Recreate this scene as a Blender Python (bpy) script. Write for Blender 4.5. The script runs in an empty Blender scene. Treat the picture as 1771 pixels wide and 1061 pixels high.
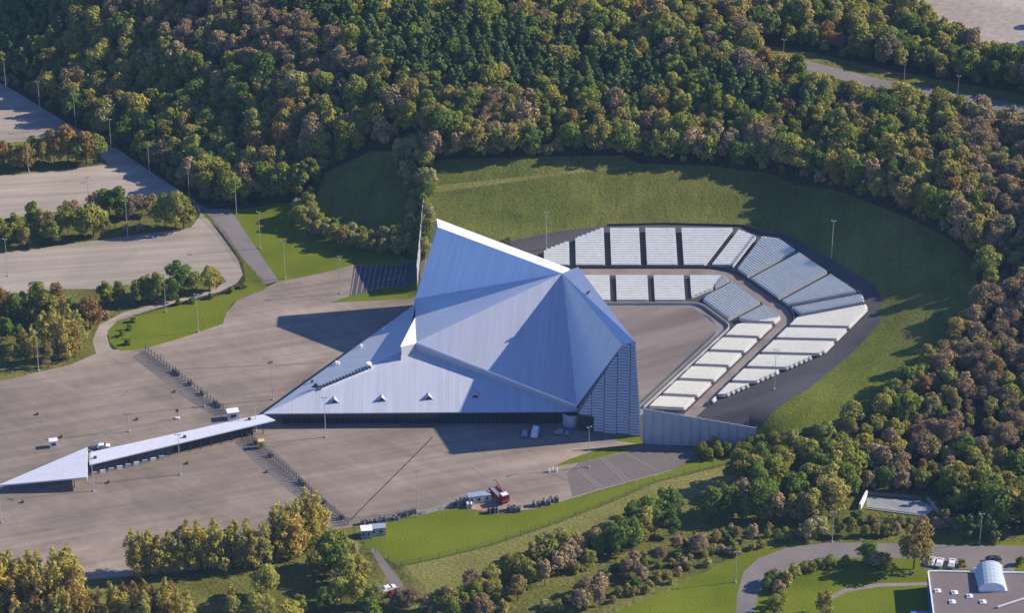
import bpy, math, random
import numpy as np
from mathutils import Vector, Matrix
from mathutils.geometry import delaunay_2d_cdt
from mathutils.kdtree import KDTree

sc = bpy.context.scene
R = math.radians
# ------------------------------------------------------------------ camera
H, DEP, FPX = 440.0, R(28.0), 5000.0            # height, depression, focal length in photo pixels
PW, PH = 1771.0, 1061.0
CAM = np.array([0.0, -H / math.tan(DEP), H])
FW = np.array([0, math.cos(DEP), -math.sin(DEP)]); UP = np.array([0, math.sin(DEP), math.cos(DEP)])
cd = bpy.data.cameras.new('camera'); co = bpy.data.objects.new('camera', cd); sc.collection.objects.link(co)
co.location = CAM; co.rotation_euler = (R(90) - DEP, 0, 0)
cd.sensor_width = 36.0; cd.lens = 36.0 * FPX / PW; cd.clip_start = 5.0; cd.clip_end = 8000.0
sc.camera = co
# ------------------------------------------------------------------ sky and sun
SUN_EL, SUN_AZ = R(30.0), R(11.2)               # azimuth counted from +x towards +y
w = bpy.data.worlds.new('World'); sc.world = w; w.use_nodes = True
nt = w.node_tree; sky = nt.nodes.new('ShaderNodeTexSky'); sky.sky_type = 'NISHITA'; sky.sun_disc = False
sky.sun_elevation = SUN_EL; sky.sun_rotation = R(90) - SUN_AZ; sky.air_density = 1.1; sky.dust_density = 0.1
sky.ozone_density = 2.0
deep = nt.nodes.new('ShaderNodeMix'); deep.data_type = 'RGBA'; deep.blend_type = 'MULTIPLY'; deep.inputs[0].default_value = 1.0
deep.inputs[7].default_value = (.55, .70, 1.25, 1)            # a clear, deep blue autumn sky
nt.links.new(sky.outputs[0], deep.inputs[6]); nt.links.new(deep.outputs[2], nt.nodes['Background'].inputs[0]); nt.nodes['Background'].inputs[1].default_value = 0.092
sl = bpy.data.lights.new('sun', 'SUN'); sl.energy = 5.0; sl.angle = R(0.53); sl.color = (1.0, 0.90, 0.76)
so = bpy.data.objects.new('sun', sl); sc.collection.objects.link(so)
SV = Vector((math.cos(SUN_EL) * math.cos(SUN_AZ), math.cos(SUN_EL) * math.sin(SUN_AZ), math.sin(SUN_EL)))
so.rotation_euler = SV.to_track_quat('Z', 'Y').to_euler(); so.location = (300, 60, 180)
sc.view_settings.view_transform = 'Standard'; sc.view_settings.look = 'None'
sc.view_settings.exposure = 0.62; sc.view_settings.gamma = 1.0; sc.view_settings.use_curve_mapping = False

rnd = random.Random(7); rng = np.random.default_rng(7)
# ------------------------------------------------------------------ pixels to places, and the lie of the land
def at(px, py, z=0.0):
    d = FW * FPX + np.array([px - PW / 2, 0, 0]) + UP * (PH / 2 - py)
    return CAM + d * ((z - CAM[2]) / d[2])
FLOOR_Y = 1.4; V1 = np.array([59.6, 1.4]); V2 = np.array([67.7, -12.8])
N1 = np.array([0, 1.0]); N2 = np.array([.8660254, .5]); N3 = np.array([.8660254, -.5])
C1, C2, C3 = N1 @ np.array([0, FLOOR_Y]), N2 @ V1 + 1.5, N3 @ V2 + 3.0
def dist(x, y):
    return np.maximum(np.maximum(y - C1, x * N2[0] + y * N2[1] - C2), x * N3[0] + y * N3[1] - C3)
def sstep(t):
    t = np.clip(t, 0, 1); return t * t * (3 - 2 * t)
PROF = ([-1e3, 0, 1, 14.1, 14.6, 18.4, 19.0, 38, 42, 68, 77, 95, 150, 420, 3000], [0, 0, .0, 3.0, 3.5, 3.6, 3.6, 8.2, 8.7, 18.2, 20.6, 25, 30, 38, 42])
def Z(x, y):
    x = np.asarray(x, float); y = np.asarray(y, float)
    z = np.interp(dist(x, y), *PROF)
    droad = (x + 107) * .74 + (y - 73) * .67
    m = np.maximum(sstep((droad - 7) / 70), sstep((x + 33.5) / 4.5))
    lo = np.interp(x, [70, 82, 150, 260], [-84, -107, -116, -120]); wd = np.interp(x, [70, 82, 150], [4, 34, 50])
    m2 = sstep((y - lo) / wd)
    m3 = np.where(x > 60, sstep((y + 100) / np.interp(x, [75, 95, 150], [20, 85, 95])), m2); zi = np.interp(np.minimum(dist(x, y), 42.0), *PROF)
    und = 1.3 * np.sin(x * .041 + 1) * np.sin(y * .037) * sstep((z - 14) / 8)
    return (zi * m2 + (z - zi + und) * np.minimum(m2, m3)) * m
def G(px, py):
    z = 0.0
    for _ in range(16):
        p = at(px, py, z); z = .5 * z + .5 * float(Z(p[0], p[1]))
    return at(px, py, z)
def GV(px, py): return Vector(G(px, py))

# ------------------------------------------------------------------ materials
MATS = {}
def principled(name):
    m = bpy.data.materials.new(name); m.use_nodes = True
    return m, m.node_tree, m.node_tree.nodes['Principled BSDF']
def tex_mat(name, cols, scale=.05, rough=.85, detail=8, stretch=None, fine=None, bump=0.0, metal=0.0, spec=.3, pos=None, big=None):
    """colour ramp over world-space noise, plus a finer noise multiplied in"""
    m, t, b = principled(name); n = t.nodes; L = t.links
    geo = n.new('ShaderNodeNewGeometry'); mp = n.new('ShaderNodeMapping')
    L.new(geo.outputs['Position'], mp.inputs[0])
    if stretch: mp.vector_type = 'TEXTURE'; mp.inputs['Rotation'].default_value = (0, 0, stretch[0]); mp.inputs['Scale'].default_value = (1 / stretch[1], 1, 1)
    nz = n.new('ShaderNodeTexNoise'); nz.inputs['Scale'].default_value = scale; nz.inputs['Detail'].default_value = detail
    nz.inputs['Roughness'].default_value = .62
    L.new(mp.outputs[0], nz.inputs['Vector'])
    cr = n.new('ShaderNodeValToRGB'); L.new(nz.outputs['Fac'], cr.inputs[0])
    k = len(cols); el = cr.color_ramp.elements
    pos = pos or [.3 + .4 * i / max(1, k - 1) for i in range(k)]
    while len(el) < k: el.new(.5)
    for i, c in enumerate(cols): el[i].position = pos[i]; el[i].color = (*c, 1)
    out = cr.outputs[0]
    if fine:
        n2 = n.new('ShaderNodeTexNoise'); n2.inputs['Scale'].default_value = fine[0]; n2.inputs['Detail'].default_value = 4
        L.new(geo.outputs['Position'], n2.inputs['Vector'])
        mr = n.new('ShaderNodeMapRange'); L.new(n2.outputs['Fac'], mr.inputs[0])
        mr.inputs[1].default_value = .3; mr.inputs[2].default_value = .7
        mr.inputs[3].default_value = 1 - fine[1]; mr.inputs[4].default_value = 1 + fine[1]
        mx = n.new('ShaderNodeMix'); mx.data_type = 'RGBA'; mx.blend_type = 'MULTIPLY'; mx.inputs[0].default_value = 1
        L.new(out, mx.inputs[6]); L.new(mr.outputs[0], mx.inputs[7]); out = mx.outputs[2]
        if bump:
            bp = n.new('ShaderNodeBump'); bp.inputs['Strength'].default_value = bump; bp.inputs['Distance'].default_value = .4
            L.new(n2.outputs['Fac'], bp.inputs['Height']); L.new(bp.outputs[0], b.inputs['Normal'])
    for sc_, amp, rot, sq in big or ():
        m2 = n.new('ShaderNodeMapping'); L.new(geo.outputs['Position'], m2.inputs[0]); m2.vector_type = 'TEXTURE'; m2.inputs['Rotation'].default_value = (0, 0, rot); m2.inputs['Scale'].default_value = (1 / sq, 1, 1)
        n3 = n.new('ShaderNodeTexNoise'); n3.inputs['Scale'].default_value = sc_; n3.inputs['Detail'].default_value = 6; n3.inputs['Distortion'].default_value = .6; L.new(m2.outputs[0], n3.inputs['Vector'])
        mr = n.new('ShaderNodeMapRange'); L.new(n3.outputs['Fac'], mr.inputs[0]); mr.inputs[1].default_value = .32; mr.inputs[2].default_value = .68
        mr.inputs[3].default_value = 1 - amp; mr.inputs[4].default_value = 1 + amp
        mx = n.new('ShaderNodeMix'); mx.data_type = 'RGBA'; mx.blend_type = 'MULTIPLY'; mx.inputs[0].default_value = 1
        L.new(out, mx.inputs[6]); L.new(mr.outputs[0], mx.inputs[7]); out = mx.outputs[2]
    L.new(out, b.inputs['Base Color']); b.inputs['Roughness'].default_value = rough; b.inputs['Metallic'].default_value = metal
    b.inputs['Specular IOR Level'].default_value = spec
    MATS[name] = m; return m
def flat(name, col, rough=.6, metal=0.0, spec=.4):
    return tex_mat(name, [tuple(c * .9 for c in col), tuple(min(1, c * 1.08) for c in col)], scale=.7, rough=rough, metal=metal, spec=spec)
def roof_mat(name, c, rough, metal, pitch, amp, dark=.84):
    """standing-seam sheet: panel to panel tone and seam relief from the UV the facet carries"""
    m, t, b = principled(name); n = t.nodes; L = t.links
    uv = n.new('ShaderNodeUVMap'); sp = n.new('ShaderNodeSeparateXYZ'); L.new(uv.outputs[0], sp.inputs[0])
    mu = n.new('ShaderNodeMath'); mu.operation = 'MULTIPLY'; mu.inputs[1].default_value = 1 / pitch; L.new(sp.outputs[0], mu.inputs[0])
    fl = n.new('ShaderNodeMath'); fl.operation = 'FLOOR'; L.new(mu.outputs[0], fl.inputs[0])
    wn = n.new('ShaderNodeTexWhiteNoise'); wn.noise_dimensions = '1D'; L.new(fl.outputs[0], wn.inputs['W'])
    fr = n.new('ShaderNodeMath'); fr.operation = 'FRACT'; L.new(mu.outputs[0], fr.inputs[0])
    seam = n.new('ShaderNodeMath'); seam.operation = 'LESS_THAN'; seam.inputs[1].default_value = .16; L.new(fr.outputs[0], seam.inputs[0])
    geo = n.new('ShaderNodeNewGeometry'); nz = n.new('ShaderNodeTexNoise'); nz.inputs['Scale'].default_value = .6; nz.inputs['Detail'].default_value = 6
    mpp = n.new('ShaderNodeMapping'); mpp.inputs['Scale'].default_value = (1, .08, 1); L.new(uv.outputs[0], mpp.inputs[0]); L.new(mpp.outputs[0], nz.inputs['Vector'])
    def rng_(src, a, bb, lo=0., hi=1.):
        r = n.new('ShaderNodeMapRange'); r.inputs[1].default_value = lo; r.inputs[2].default_value = hi
        r.inputs[3].default_value = a; r.inputs[4].default_value = bb; L.new(src, r.inputs[0]); return r.outputs[0]
    p1 = rng_(wn.outputs['Value'], 1 - amp, 1 + amp); p2 = rng_(nz.outputs['Fac'], .93, 1.07, .3, .7); p3 = rng_(seam.outputs[0], 1.0, dark)
    a = n.new('ShaderNodeMath'); a.operation = 'MULTIPLY'; L.new(p1, a.inputs[0]); L.new(p2, a.inputs[1])
    a2 = n.new('ShaderNodeMath'); a2.operation = 'MULTIPLY'; L.new(a.outputs[0], a2.inputs[0]); L.new(p3, a2.inputs[1])
    mx = n.new('ShaderNodeMix'); mx.data_type = 'RGBA'; mx.blend_type = 'MULTIPLY'; mx.inputs[0].default_value = 1
    mx.inputs[6].default_value = (*c, 1); L.new(a2.outputs[0], mx.inputs[7]); L.new(mx.outputs[2], b.inputs['Base Color'])
    bp = n.new('ShaderNodeBump'); bp.inputs['Strength'].default_value = .35; bp.inputs['Distance'].default_value = .08
    b.inputs['Specular IOR Level'].default_value = .25 if metal == 0 else .5
    L.new(seam.outputs[0], bp.inputs['Height']); L.new(bp.outputs[0], b.inputs['Normal'])
    b.inputs['Roughness'].default_value = rough; b.inputs['Metallic'].default_value = metal
    MATS[name] = m; return m
def leaf_mat(name, cols, trans=.4):
    m, t, b = principled(name); n = t.nodes; L = t.links
    oi = n.new('ShaderNodeObjectInfo'); cr = n.new('ShaderNodeValToRGB'); L.new(oi.outputs['Random'], cr.inputs[0])
    el = cr.color_ramp.elements
    while len(el) < len(cols): el.new(.5)
    for i, c in enumerate(cols): el[i].position = i / (len(cols) - 1); el[i].color = (*c, 1)
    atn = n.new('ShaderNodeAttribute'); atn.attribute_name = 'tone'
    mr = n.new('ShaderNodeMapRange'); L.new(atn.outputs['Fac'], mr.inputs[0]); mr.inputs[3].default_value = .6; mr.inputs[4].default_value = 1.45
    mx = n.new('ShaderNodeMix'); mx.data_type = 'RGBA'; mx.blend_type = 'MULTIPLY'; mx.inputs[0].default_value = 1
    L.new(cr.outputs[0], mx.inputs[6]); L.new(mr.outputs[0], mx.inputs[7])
    L.new(mx.outputs[2], b.inputs['Base Color']); b.inputs['Roughness'].default_value = .75; b.inputs['Specular IOR Level'].default_value = .15
    tr = n.new('ShaderNodeBsdfTranslucent'); L.new(mx.outputs[2], tr.inputs[0])
    ms = n.new('ShaderNodeMixShader'); ms.inputs[0].default_value = trans
    L.new(b.outputs[0], ms.inputs[1]); L.new(tr.outputs[0], ms.inputs[2]); L.new(ms.outputs[0], n['Material Output'].inputs[0])
    MATS[name] = m; return m

ST = (R(17), .12)
tex_mat('plaza', [(.16, .127, .098), (.23, .183, .14), (.275, .216, .163), (.31, .25, .19)], .035, .9, 10, ST, (1.2, .05), big=[(.02, .17, R(14), .35), (.10, .13, R(20), .05), (.13, .09, R(-38), .06), (.55, .12, R(19), .03), (.06, .13, R(50), .6), (.3, .08, R(-50), .5)])
tex_mat('plaza_dark', [(.11, .095, .085), (.15, .128, .112), (.185, .158, .138)], .05, .9, 9, ST, (1.2, .12))
tex_mat('lot', [(.255, .215, .168), (.335, .28, .218), (.38, .32, .255)], .05, .92, 9, (R(8), .1), (1.0, .06), big=[(.03, .12, R(8), .3), (.22, .13, R(8), .04), (.7, .09, R(8), .04), (.08, .08, R(60), .5)])
tex_mat('road', [(.15, .13, .118), (.19, .165, .148), (.22, .19, .17)], .07, .9, 8, None, (1.5, .10))
tex_mat('dark_asphalt', [(.055, .05, .052), (.075, .068, .07), (.10, .09, .088)], .06, .9, 8, (R(20), .25), (1.5, .15))
tex_mat('stage_floor', [(.13, .105, .092), (.18, .148, .13), (.225, .188, .165)], .05, .9, 9, (R(28), .15), (1.2, .06), big=[(.04, .16, R(30), .25), (.13, .13, R(35), .05), (.5, .08, R(30), .04)])
tex_mat('promenade', [(.20, .155, .13), (.26, .205, .17), (.30, .245, .21)], .08, .9, 7, None, (1.6, .10))
tex_mat('concrete', [(.24, .235, .225), (.32, .31, .295), (.38, .37, .35)], .15, .85, 7, None, (2, .08))
tex_mat('apron', [(.15, .14, .135), (.2, .19, .18), (.25, .235, .22)], .15, .85, 7, None, (2, .08))
tex_mat('lawn', [(.095, .125, .007), (.125, .152, .008), (.15, .17, .013)], .06, .95, 10, None, (1.6, .16), .4, spec=.1, big=[(.03, .14, R(20), .5)])
tex_mat('bank', [(.078, .092, .017), (.104, .117, .02), (.13, .135, .028), (.155, .148, .038)], .045, .95, 11, (R(5), .4), (1.1, .25), .8, spec=.1, big=[(.03, .16, R(10), .5), (.25, .13, R(85), .12)])
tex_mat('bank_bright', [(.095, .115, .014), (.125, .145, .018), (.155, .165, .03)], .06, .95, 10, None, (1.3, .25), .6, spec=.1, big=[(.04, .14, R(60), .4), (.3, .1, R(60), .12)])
tex_mat('rough', [(.06, .065, .014), (.10, .105, .02), (.145, .14, .032), (.19, .165, .05)], .05, .95, 11, None, (.9, .35), .9, spec=.1)
tex_mat('dry', [(.13, .13, .03), (.18, .17, .045), (.22, .195, .065)], .06, .95, 11, None, (1.0, .25), .7, spec=.1)
tex_mat('forest_floor', [(.035, .034, .014), (.055, .048, .022), (.08, .064, .032)], .06, .95, 9, None, (.8, .4), .8, spec=.05)
tex_mat('earth', [(.24, .14, .085), (.33, .205, .13), (.38, .27, .19)], .12, .95, 8, None, (1.5, .15))
tex_mat('quarry', [(.28, .23, .18), (.40, .34, .28), (.52, .47, .41)], .03, .95, 9, (R(-20), .3), (.5, .15))
tex_mat('water', [(.24, .25, .25), (.33, .34, .34)], .2, .12, 3, spec=.6)  # sky reflection put into the pale base colour
roof_mat('metal_roof', (.47, .49, .535), .55, .0, 1.0, .04, .92)
roof_mat('metal_sky_tint', (.60, .66, .70), .34, .3, 2.6, .012, .95)  # same sheet on shaded facets: sky reflection and ground bounce put into the colour
flat('screen_back', (.11, .14, .19), .5, .2); flat('bay_paint', (.27, .245, .225), .8); flat('seat_step', (.50, .50, .48), .8); flat('white_cap', (.88, .88, .86), .45); flat('canopy_white', (.62, .63, .66), .45)
flat('seat', (.79, .79, .71), .5); flat('pole', (.50, .50, .49), .45, .4); flat('dark_metal', (.06, .062, .072), .5, .3)
flat('post', (.14, .12, .11), .6, .2); flat('panel', (.47, .48, .50), .5, .1); flat('louvre', (.40, .44, .50), .42, .35)
flat('recess', (.03, .032, .04), .7); flat('white_paint', (.8, .8, .78), .5); flat('lamp', (.32, .32, .31), .4, .2)
flat('red', (.32, .022, .022), .4); flat('blue', (.05, .17, .50), .5); flat('blue_grey', (.25, .33, .42), .5); flat('black', (.015, .015, .017), .6)
flat('car_white', (.78, .78, .78), .25, 0, .6); flat('car_dark', (.05, .055, .07), .25, 0, .6); flat('car_grey', (.33, .35, .38), .3, .3, .6); flat('yellow', (.62, .50, .16), .6)
flat('roof_brown', (.17, .135, .12), .9); flat('tarp', (.30, .34, .36), .6); flat('bark', (.075, .06, .045), .9); flat('wire', (.05, .06, .05), .6)
gm, gt, gb = principled('glass'); gb.inputs['Base Color'].default_value = (.012, .02, .035, 1); gb.inputs['Roughness'].default_value = .08
gb.inputs['Specular IOR Level'].default_value = .55; MATS['glass'] = gm
gm, gt, gb = principled('skylight'); gb.inputs['Base Color'].default_value = (.42, .50, .50, 1); gb.inputs['Roughness'].default_value = .18; MATS['skylight'] = gm
leaf_mat('leaf_green', [(0.118, 0.186, 0.029), (0.201, 0.261, 0.037), (0.289, 0.304, 0.043), (0.240, 0.222, 0.043)])
leaf_mat('leaf_olive', [(0.281, 0.307, 0.062), (0.372, 0.362, 0.070), (0.396, 0.338, 0.081), (0.304, 0.254, 0.069)])
leaf_mat('leaf_yellow', [(0.361, 0.346, 0.060), (0.455, 0.406, 0.067), (0.307, 0.316, 0.067), (0.400, 0.331, 0.089)])
leaf_mat('leaf_orange', [(0.363, 0.214, 0.056), (0.318, 0.251, 0.072), (0.404, 0.251, 0.056), (0.255, 0.151, 0.062)])
leaf_mat('leaf_brown', [(0.337, 0.247, 0.120), (0.397, 0.283, 0.135), (0.305, 0.229, 0.116), (0.376, 0.289, 0.140)], .15)
leaf_mat('leaf_pine', [(0.093, 0.141, 0.032), (0.135, 0.183, 0.039), (0.114, 0.156, 0.047)], .1)
leaf_mat('leaf_poplar', [(0.536, 0.457, 0.088), (0.628, 0.492, 0.098), (0.443, 0.422, 0.098), (0.574, 0.440, 0.131)], .5)
leaf_mat('leaf_poplar_green', [(0.446, 0.422, 0.090), (0.535, 0.462, 0.100), (0.491, 0.382, 0.100)], .5)
leaf_mat('leaf_grey', [(0.348, 0.333, 0.113), (0.417, 0.383, 0.142), (0.297, 0.291, 0.095)], .2)

# ------------------------------------------------------------------ mesh helpers
COL = sc.collection
class MB:
    def __init__(s): s.v = []; s.f = []; s.uv = None
    def add(s, vs, fs):
        o = len(s.v); s.v += [tuple(map(float, p)) for p in vs]; s.f += [tuple(i + o for i in f) for f in fs]; return s
    def box(s, c, d, rz=0.0):
        cx, cy, cz = c; a, b, h = d[0] / 2, d[1] / 2, d[2] / 2; q = []
        ca, sa = math.cos(rz), math.sin(rz)
        for zz in (-h, h):
            for xx, yy in ((-a, -b), (a, -b), (a, b), (-a, b)): q.append((cx + xx * ca - yy * sa, cy + xx * sa + yy * ca, cz + zz))
        return s.add(q, [(3, 2, 1, 0), (4, 5, 6, 7), (0, 1, 5, 4), (1, 2, 6, 5), (2, 3, 7, 6), (3, 0, 4, 7)])
    def prism(s, poly, z0, z1):
        n = len(poly); g0 = z0 if callable(z0) else (lambda p: z0); g1 = z1 if callable(z1) else (lambda p: z1)
        vs = [(p[0], p[1], g0(p)) for p in poly] + [(p[0], p[1], g1(p)) for p in poly]
        return s.add(vs, [tuple(range(n - 1, -1, -1)), tuple(range(n, 2 * n))] + [(i, (i + 1) % n, n + (i + 1) % n, n + i) for i in range(n)])
    def slab(s, pts, th):
        """planar polygon given thickness downwards along its normal"""
        P = [Vector(p) for p in pts]; nrm = Vector((0, 0, 0))
        for i in range(len(P)): nrm += (P[i] - P[0]).cross(P[(i + 1) % len(P)] - P[0])
        nrm.normalize()
        if nrm.z < 0: nrm = -nrm; P.reverse()
        n = len(P); vs = P + [p - nrm * th for p in P]
        return s.add(vs, [tuple(range(n)), tuple(range(2 * n - 1, n - 1, -1))] + [(i, i + n, (i + 1) % n + n, (i + 1) % n) for i in range(n)])
    def tube(s, a, b, r0, r1, n=6):
        a, b = Vector(a), Vector(b); d = (b - a).normalized(); u = d.orthogonal().normalized(); v = d.cross(u); q = []
        for p, r in ((a, r0), (b, r1)):
            for i in range(n): t = 2 * math.pi * i / n; q.append(p + (u * math.cos(t) + v * math.sin(t)) * r)
        return s.add(q, [(i, (i + 1) % n, n + (i + 1) % n, n + i) for i in range(n)] + [tuple(range(n - 1, -1, -1)), tuple(range(n, 2 * n))])
    def mesh(s, name, m, org=(0, 0, 0)):
        me = bpy.data.meshes.new(name); ox, oy, oz = org
        me.from_pydata([(a - ox, b - oy, c - oz) for a, b, c in s.v], [], s.f); me.materials.append(MATS[m]); me.update(); return me
    def build(s, name, m, parent=None, org=None):
        if org is None: org = tuple(parent.location) if parent is not None and not parent.get('_local') else (0, 0, 0)
        return link(name, s.mesh(name, m, org), parent)
def link(name, data, parent=None, loc=None, rz=0.0):
    o = bpy.data.objects.new(name, data); COL.objects.link(o)
    if parent is not None: o.parent = parent
    if loc is not None: o.location = loc
    if rz: o.rotation_euler = (0, 0, rz)
    return o
def tag(o, label=None, cat=None, group=None, kind=None):
    if label: o['label'] = label
    if cat: o['category'] = cat
    if group: o['group'] = group
    if kind: o['kind'] = kind
    return o
def thing(name, label, cat, loc=(0, 0, 0), rz=0.0, group=None):
    return tag(link(name, None, None, tuple(loc), rz), label, cat, group)
def dup(root, loc, rz=0.0, label=None, group=None, scale=None):
    r = root.copy(); COL.objects.link(r); r.location = loc; r.rotation_euler = (0, 0, rz)
    if scale: r.scale = scale
    tag(r, label, None, group)
    for ch in root.children:
        c = ch.copy(); COL.objects.link(c); c.parent = r
        for g in ch.children:
            e = g.copy(); COL.objects.link(e); e.parent = c
    return r

# ------------------------------------------------------------------ the ground: one triangulated sheet, split by use
def PXG(*pts): return np.array([G(*p)[:2] for p in pts])
def line_x(n1, c1, n2, c2): return np.linalg.solve(np.array([n1, n2]), np.array([c1, c2]))
def off(d, x0=8.0, s1=84.0):
    k1 = line_x(N1, C1 + d, N2, C2 + d); k2 = line_x(N2, C2 + d, N3, C3 + d)
    e = k2 + np.array([-.5, -.8660254]) * s1
    return [np.array([x0, C1 + d]), k1, k2, e]
def rounded(pl, r=9.0, n=5):
    out = [pl[0]]
    for a, b, c in zip(pl, pl[1:], pl[2:]):
        p = b + (a - b) / np.linalg.norm(a - b) * r; q = b + (c - b) / np.linalg.norm(c - b) * r
        for i in range(n + 1):
            t = i / n; out.append((1 - t) ** 2 * p + 2 * t * (1 - t) * b + t * t * q)
    return out + [pl[-1]]
def ring(d0, d1, **k): return np.array(rounded(off(d0, **k)) + rounded(off(d1, **k))[::-1])
REG = []      # (object name, material, polygon), later ones lie over earlier ones
def reg(name, m, poly): REG.append((name, m, np.asarray(poly, float)))
reg('meadow', 'rough', PXG((600, 905), (640, 905), (1215, 785), (1300, 765), (1400, 762), (1470, 790), (1500, 900), (1840, 890), (1840, 1140), (-80, 1140), (-80, 1005), (150, 1000), (300, 988), (480, 955), (570, 915)))
reg('grass_bank', 'bank', PXG((735, 470), (738, 345), (745, 285), (760, 276), (1000, 270), (1080, 268), (1100, 283), (1230, 287), (1330, 300), (1450, 330), (1560, 372), (1640, 412), (1688, 455), (1692, 510), (1650, 572), (1575, 650), (1510, 700), (1420, 752), (1330, 756), (1300, 748), (1110, 762), (1000, 560), (880, 410)))
reg('grass_bank', 'bank', PXG((600, 400), (545, 345), (560, 300), (640, 262), (700, 262), (738, 300), (735, 440), (700, 440), (650, 425)))
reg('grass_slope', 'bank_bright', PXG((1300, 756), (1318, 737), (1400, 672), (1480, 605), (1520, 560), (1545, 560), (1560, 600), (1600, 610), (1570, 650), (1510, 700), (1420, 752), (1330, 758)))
reg('crest_path', 'dry', PXG((742, 322), (900, 306), (1000, 294), (1085, 288), (1085, 292), (1000, 299), (900, 313), (742, 334)))
reg('lawn', 'lawn', PXG((398, 362), (480, 352), (545, 345), (600, 400), (650, 425), (728, 440), (722, 456), (612, 460), (560, 472), (490, 499), (474, 486), (436, 425)))
# asphalt: left terraces, forecourt
reg('car_park', 'lot', PXG((-90, 90), (30, 160), (120, 215), (200, 255), (265, 300), (335, 345), (355, 372), (385, 412), (412, 450), (420, 475), (410, 490), (380, 505), (300, 525), (235, 545), (200, 560), (185, 580), (190, 600), (215, 625), (-90, 700)))
reg('forecourt', 'plaza', PXG((-90, 690), (20, 655), (120, 632), (165, 617), (190, 605), (245, 605), (330, 580), (385, 560), (392, 540), (410, 520), (455, 500), (480, 488), (560, 472), (612, 458), (735, 448), (800, 500), (1000, 560), (1110, 700), (1112, 764), (1200, 776), (1215, 787), (1160, 815), (1050, 845), (930, 880), (870, 888), (800, 880), (700, 896), (640, 908), (600, 914), (570, 918), (480, 960), (300, 992), (150, 1003), (-90, 1012)))
reg('planted_strip', 'rough', PXG((-60, 250), (150, 238), (186, 284), (100, 295), (-60, 309)))
reg('planted_strip', 'rough', PXG((-60, 388), (200, 352), (325, 334), (347, 372), (330, 394), (100, 425), (-60, 446)))
reg('planted_strip', 'rough', PXG((-60, 520), (100, 500), (170, 500), (320, 478), (385, 478), (392, 488), (340, 510), (215, 540), (172, 562), (160, 590), (166, 612), (120, 632), (20, 655), (-60, 676)))
reg('lawn', 'lawn', PXG((345, 366), (357, 364), (400, 425), (457, 488), (462, 496), (455, 503), (425, 512), (402, 525), (390, 543), (386, 560), (330, 580), (245, 605), (208, 608), (190, 592), (186, 572), (203, 556), (250, 541), (330, 523), (400, 506), (425, 490), (420, 456), (386, 404)))
reg('road', 'road', PXG((325, 343), (360, 362), (398, 361), (440, 425), (482, 486), (458, 492), (400, 424), (356, 366)))
reg('service_yard', 'dark_asphalt', PXG((604, 514), (612, 460), (724, 449), (728, 486), (660, 500)))
reg('lawn', 'lawn', PXG((570, 524), (604, 513), (660, 499), (728, 484), (728, 512), (660, 520)))
reg('lawn', 'lawn', PXG((956, 808), (985, 795), (1035, 777), (1100, 768), (1030, 758), (1110, 752), (1128, 766), (1080, 782), (1000, 801)))
reg('service_yard', 'plaza_dark', PXG((980, 820), (1000, 801), (1080, 783), (1130, 766), (1212, 778), (1222, 788), (1160, 814), (1050, 843), (990, 860)))
reg('paving_band', 'plaza_dark', PXG((228, 618), (250, 606), (300, 640), (345, 680), (398, 716), (372, 722), (320, 690), (270, 650)))
reg('paving_band', 'plaza_dark', PXG((405, 765), (440, 755), (480, 785), (540, 845), (605, 905), (590, 915), (560, 900), (500, 850), (440, 800)))
reg('lawn', 'lawn', PXG((628, 945), (642, 914), (700, 899), (760, 884), (800, 880), (830, 891), (885, 890), (960, 872), (1050, 848), (1150, 820), (1215, 791), (1290, 778), (1325, 788), (1210, 815), (1130, 836), (1060, 868), (950, 910), (850, 944), (760, 966), (692, 980)))
reg('dry_grass', 'dry', PXG((692, 981), (760, 967), (850, 945), (950, 911), (1060, 869), (1130, 837), (1325, 790), (1340, 800), (1200, 862), (1060, 915), (920, 958), (830, 1000), (780, 1030), (735, 1030)))
reg('footpath', 'road', PXG((640, 950), (650, 950), (690, 1000), (705, 1030), (685, 1030), (668, 1000)))
reg('earth_patch', 'earth', PXG((815, 874), (850, 868), (862, 878), (840, 884), (815, 882)))
reg('lawn', 'lawn', PXG((1040, 1140), (1060, 1061), (1180, 1010), (1275, 962), (1370, 942), (1560, 936), (1840, 938), (1840, 1140)))
rin = [(1306, 1140), (1304, 1061), (1312, 1025), (1333, 1000), (1372, 982), (1432, 968), (1500, 963), (1590, 968), (1600, 985), (1680, 985), (1688, 990), (1755, 992), (1756, 966), (1840, 966)]
rout = [(1840, 946), (1700, 944), (1550, 941), (1430, 939), (1362, 948), (1312, 966), (1286, 990), (1275, 1030), (1273, 1061), (1273, 1140)]
reg('road', 'road', PXG(*(rin + rout)))
reg('footpath', 'promenade', PXG((1436, 1031), (1460, 1019), (1520, 1010), (1606, 1008), (1606, 1013), (1520, 1016), (1465, 1025), (1440, 1037)))
reg('basin_bed', 'rough', PXG((1478, 890), (1490, 846), (1545, 846), (1606, 852), (1640, 890), (1604, 904)))
reg('far_verge', 'rough', PXG((1320, 78), (1400, 90), (1500, 112), (1600, 132), (1700, 150), (1840, 178), (1840, 235), (1700, 208), (1600, 190), (1500, 174), (1400, 148), (1320, 124)))
reg('far_road', 'road', PXG((1330, 95), (1400, 106), (1500, 131), (1600, 150), (1700, 168), (1840, 196), (1840, 214), (1700, 186), (1600, 168), (1500, 150), (1400, 122), (1330, 108)))
reg('quarry_ground', 'quarry', PXG((1500, -40), (1540, 0), (1600, 34), (1660, 66), (1710, 98), (1850, 140), (1850, -80), (1500, -80)))
reg('amphitheatre_ground', 'dark_asphalt', PXG((880, 418), (960, 401), (1040, 391), (1150, 387), (1290, 392), (1370, 412), (1450, 455), (1512, 492), (1526, 520), (1520, 560), (1480, 605), (1400, 672), (1318, 737), (1200, 765), (1110, 763), (1000, 560)))
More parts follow.
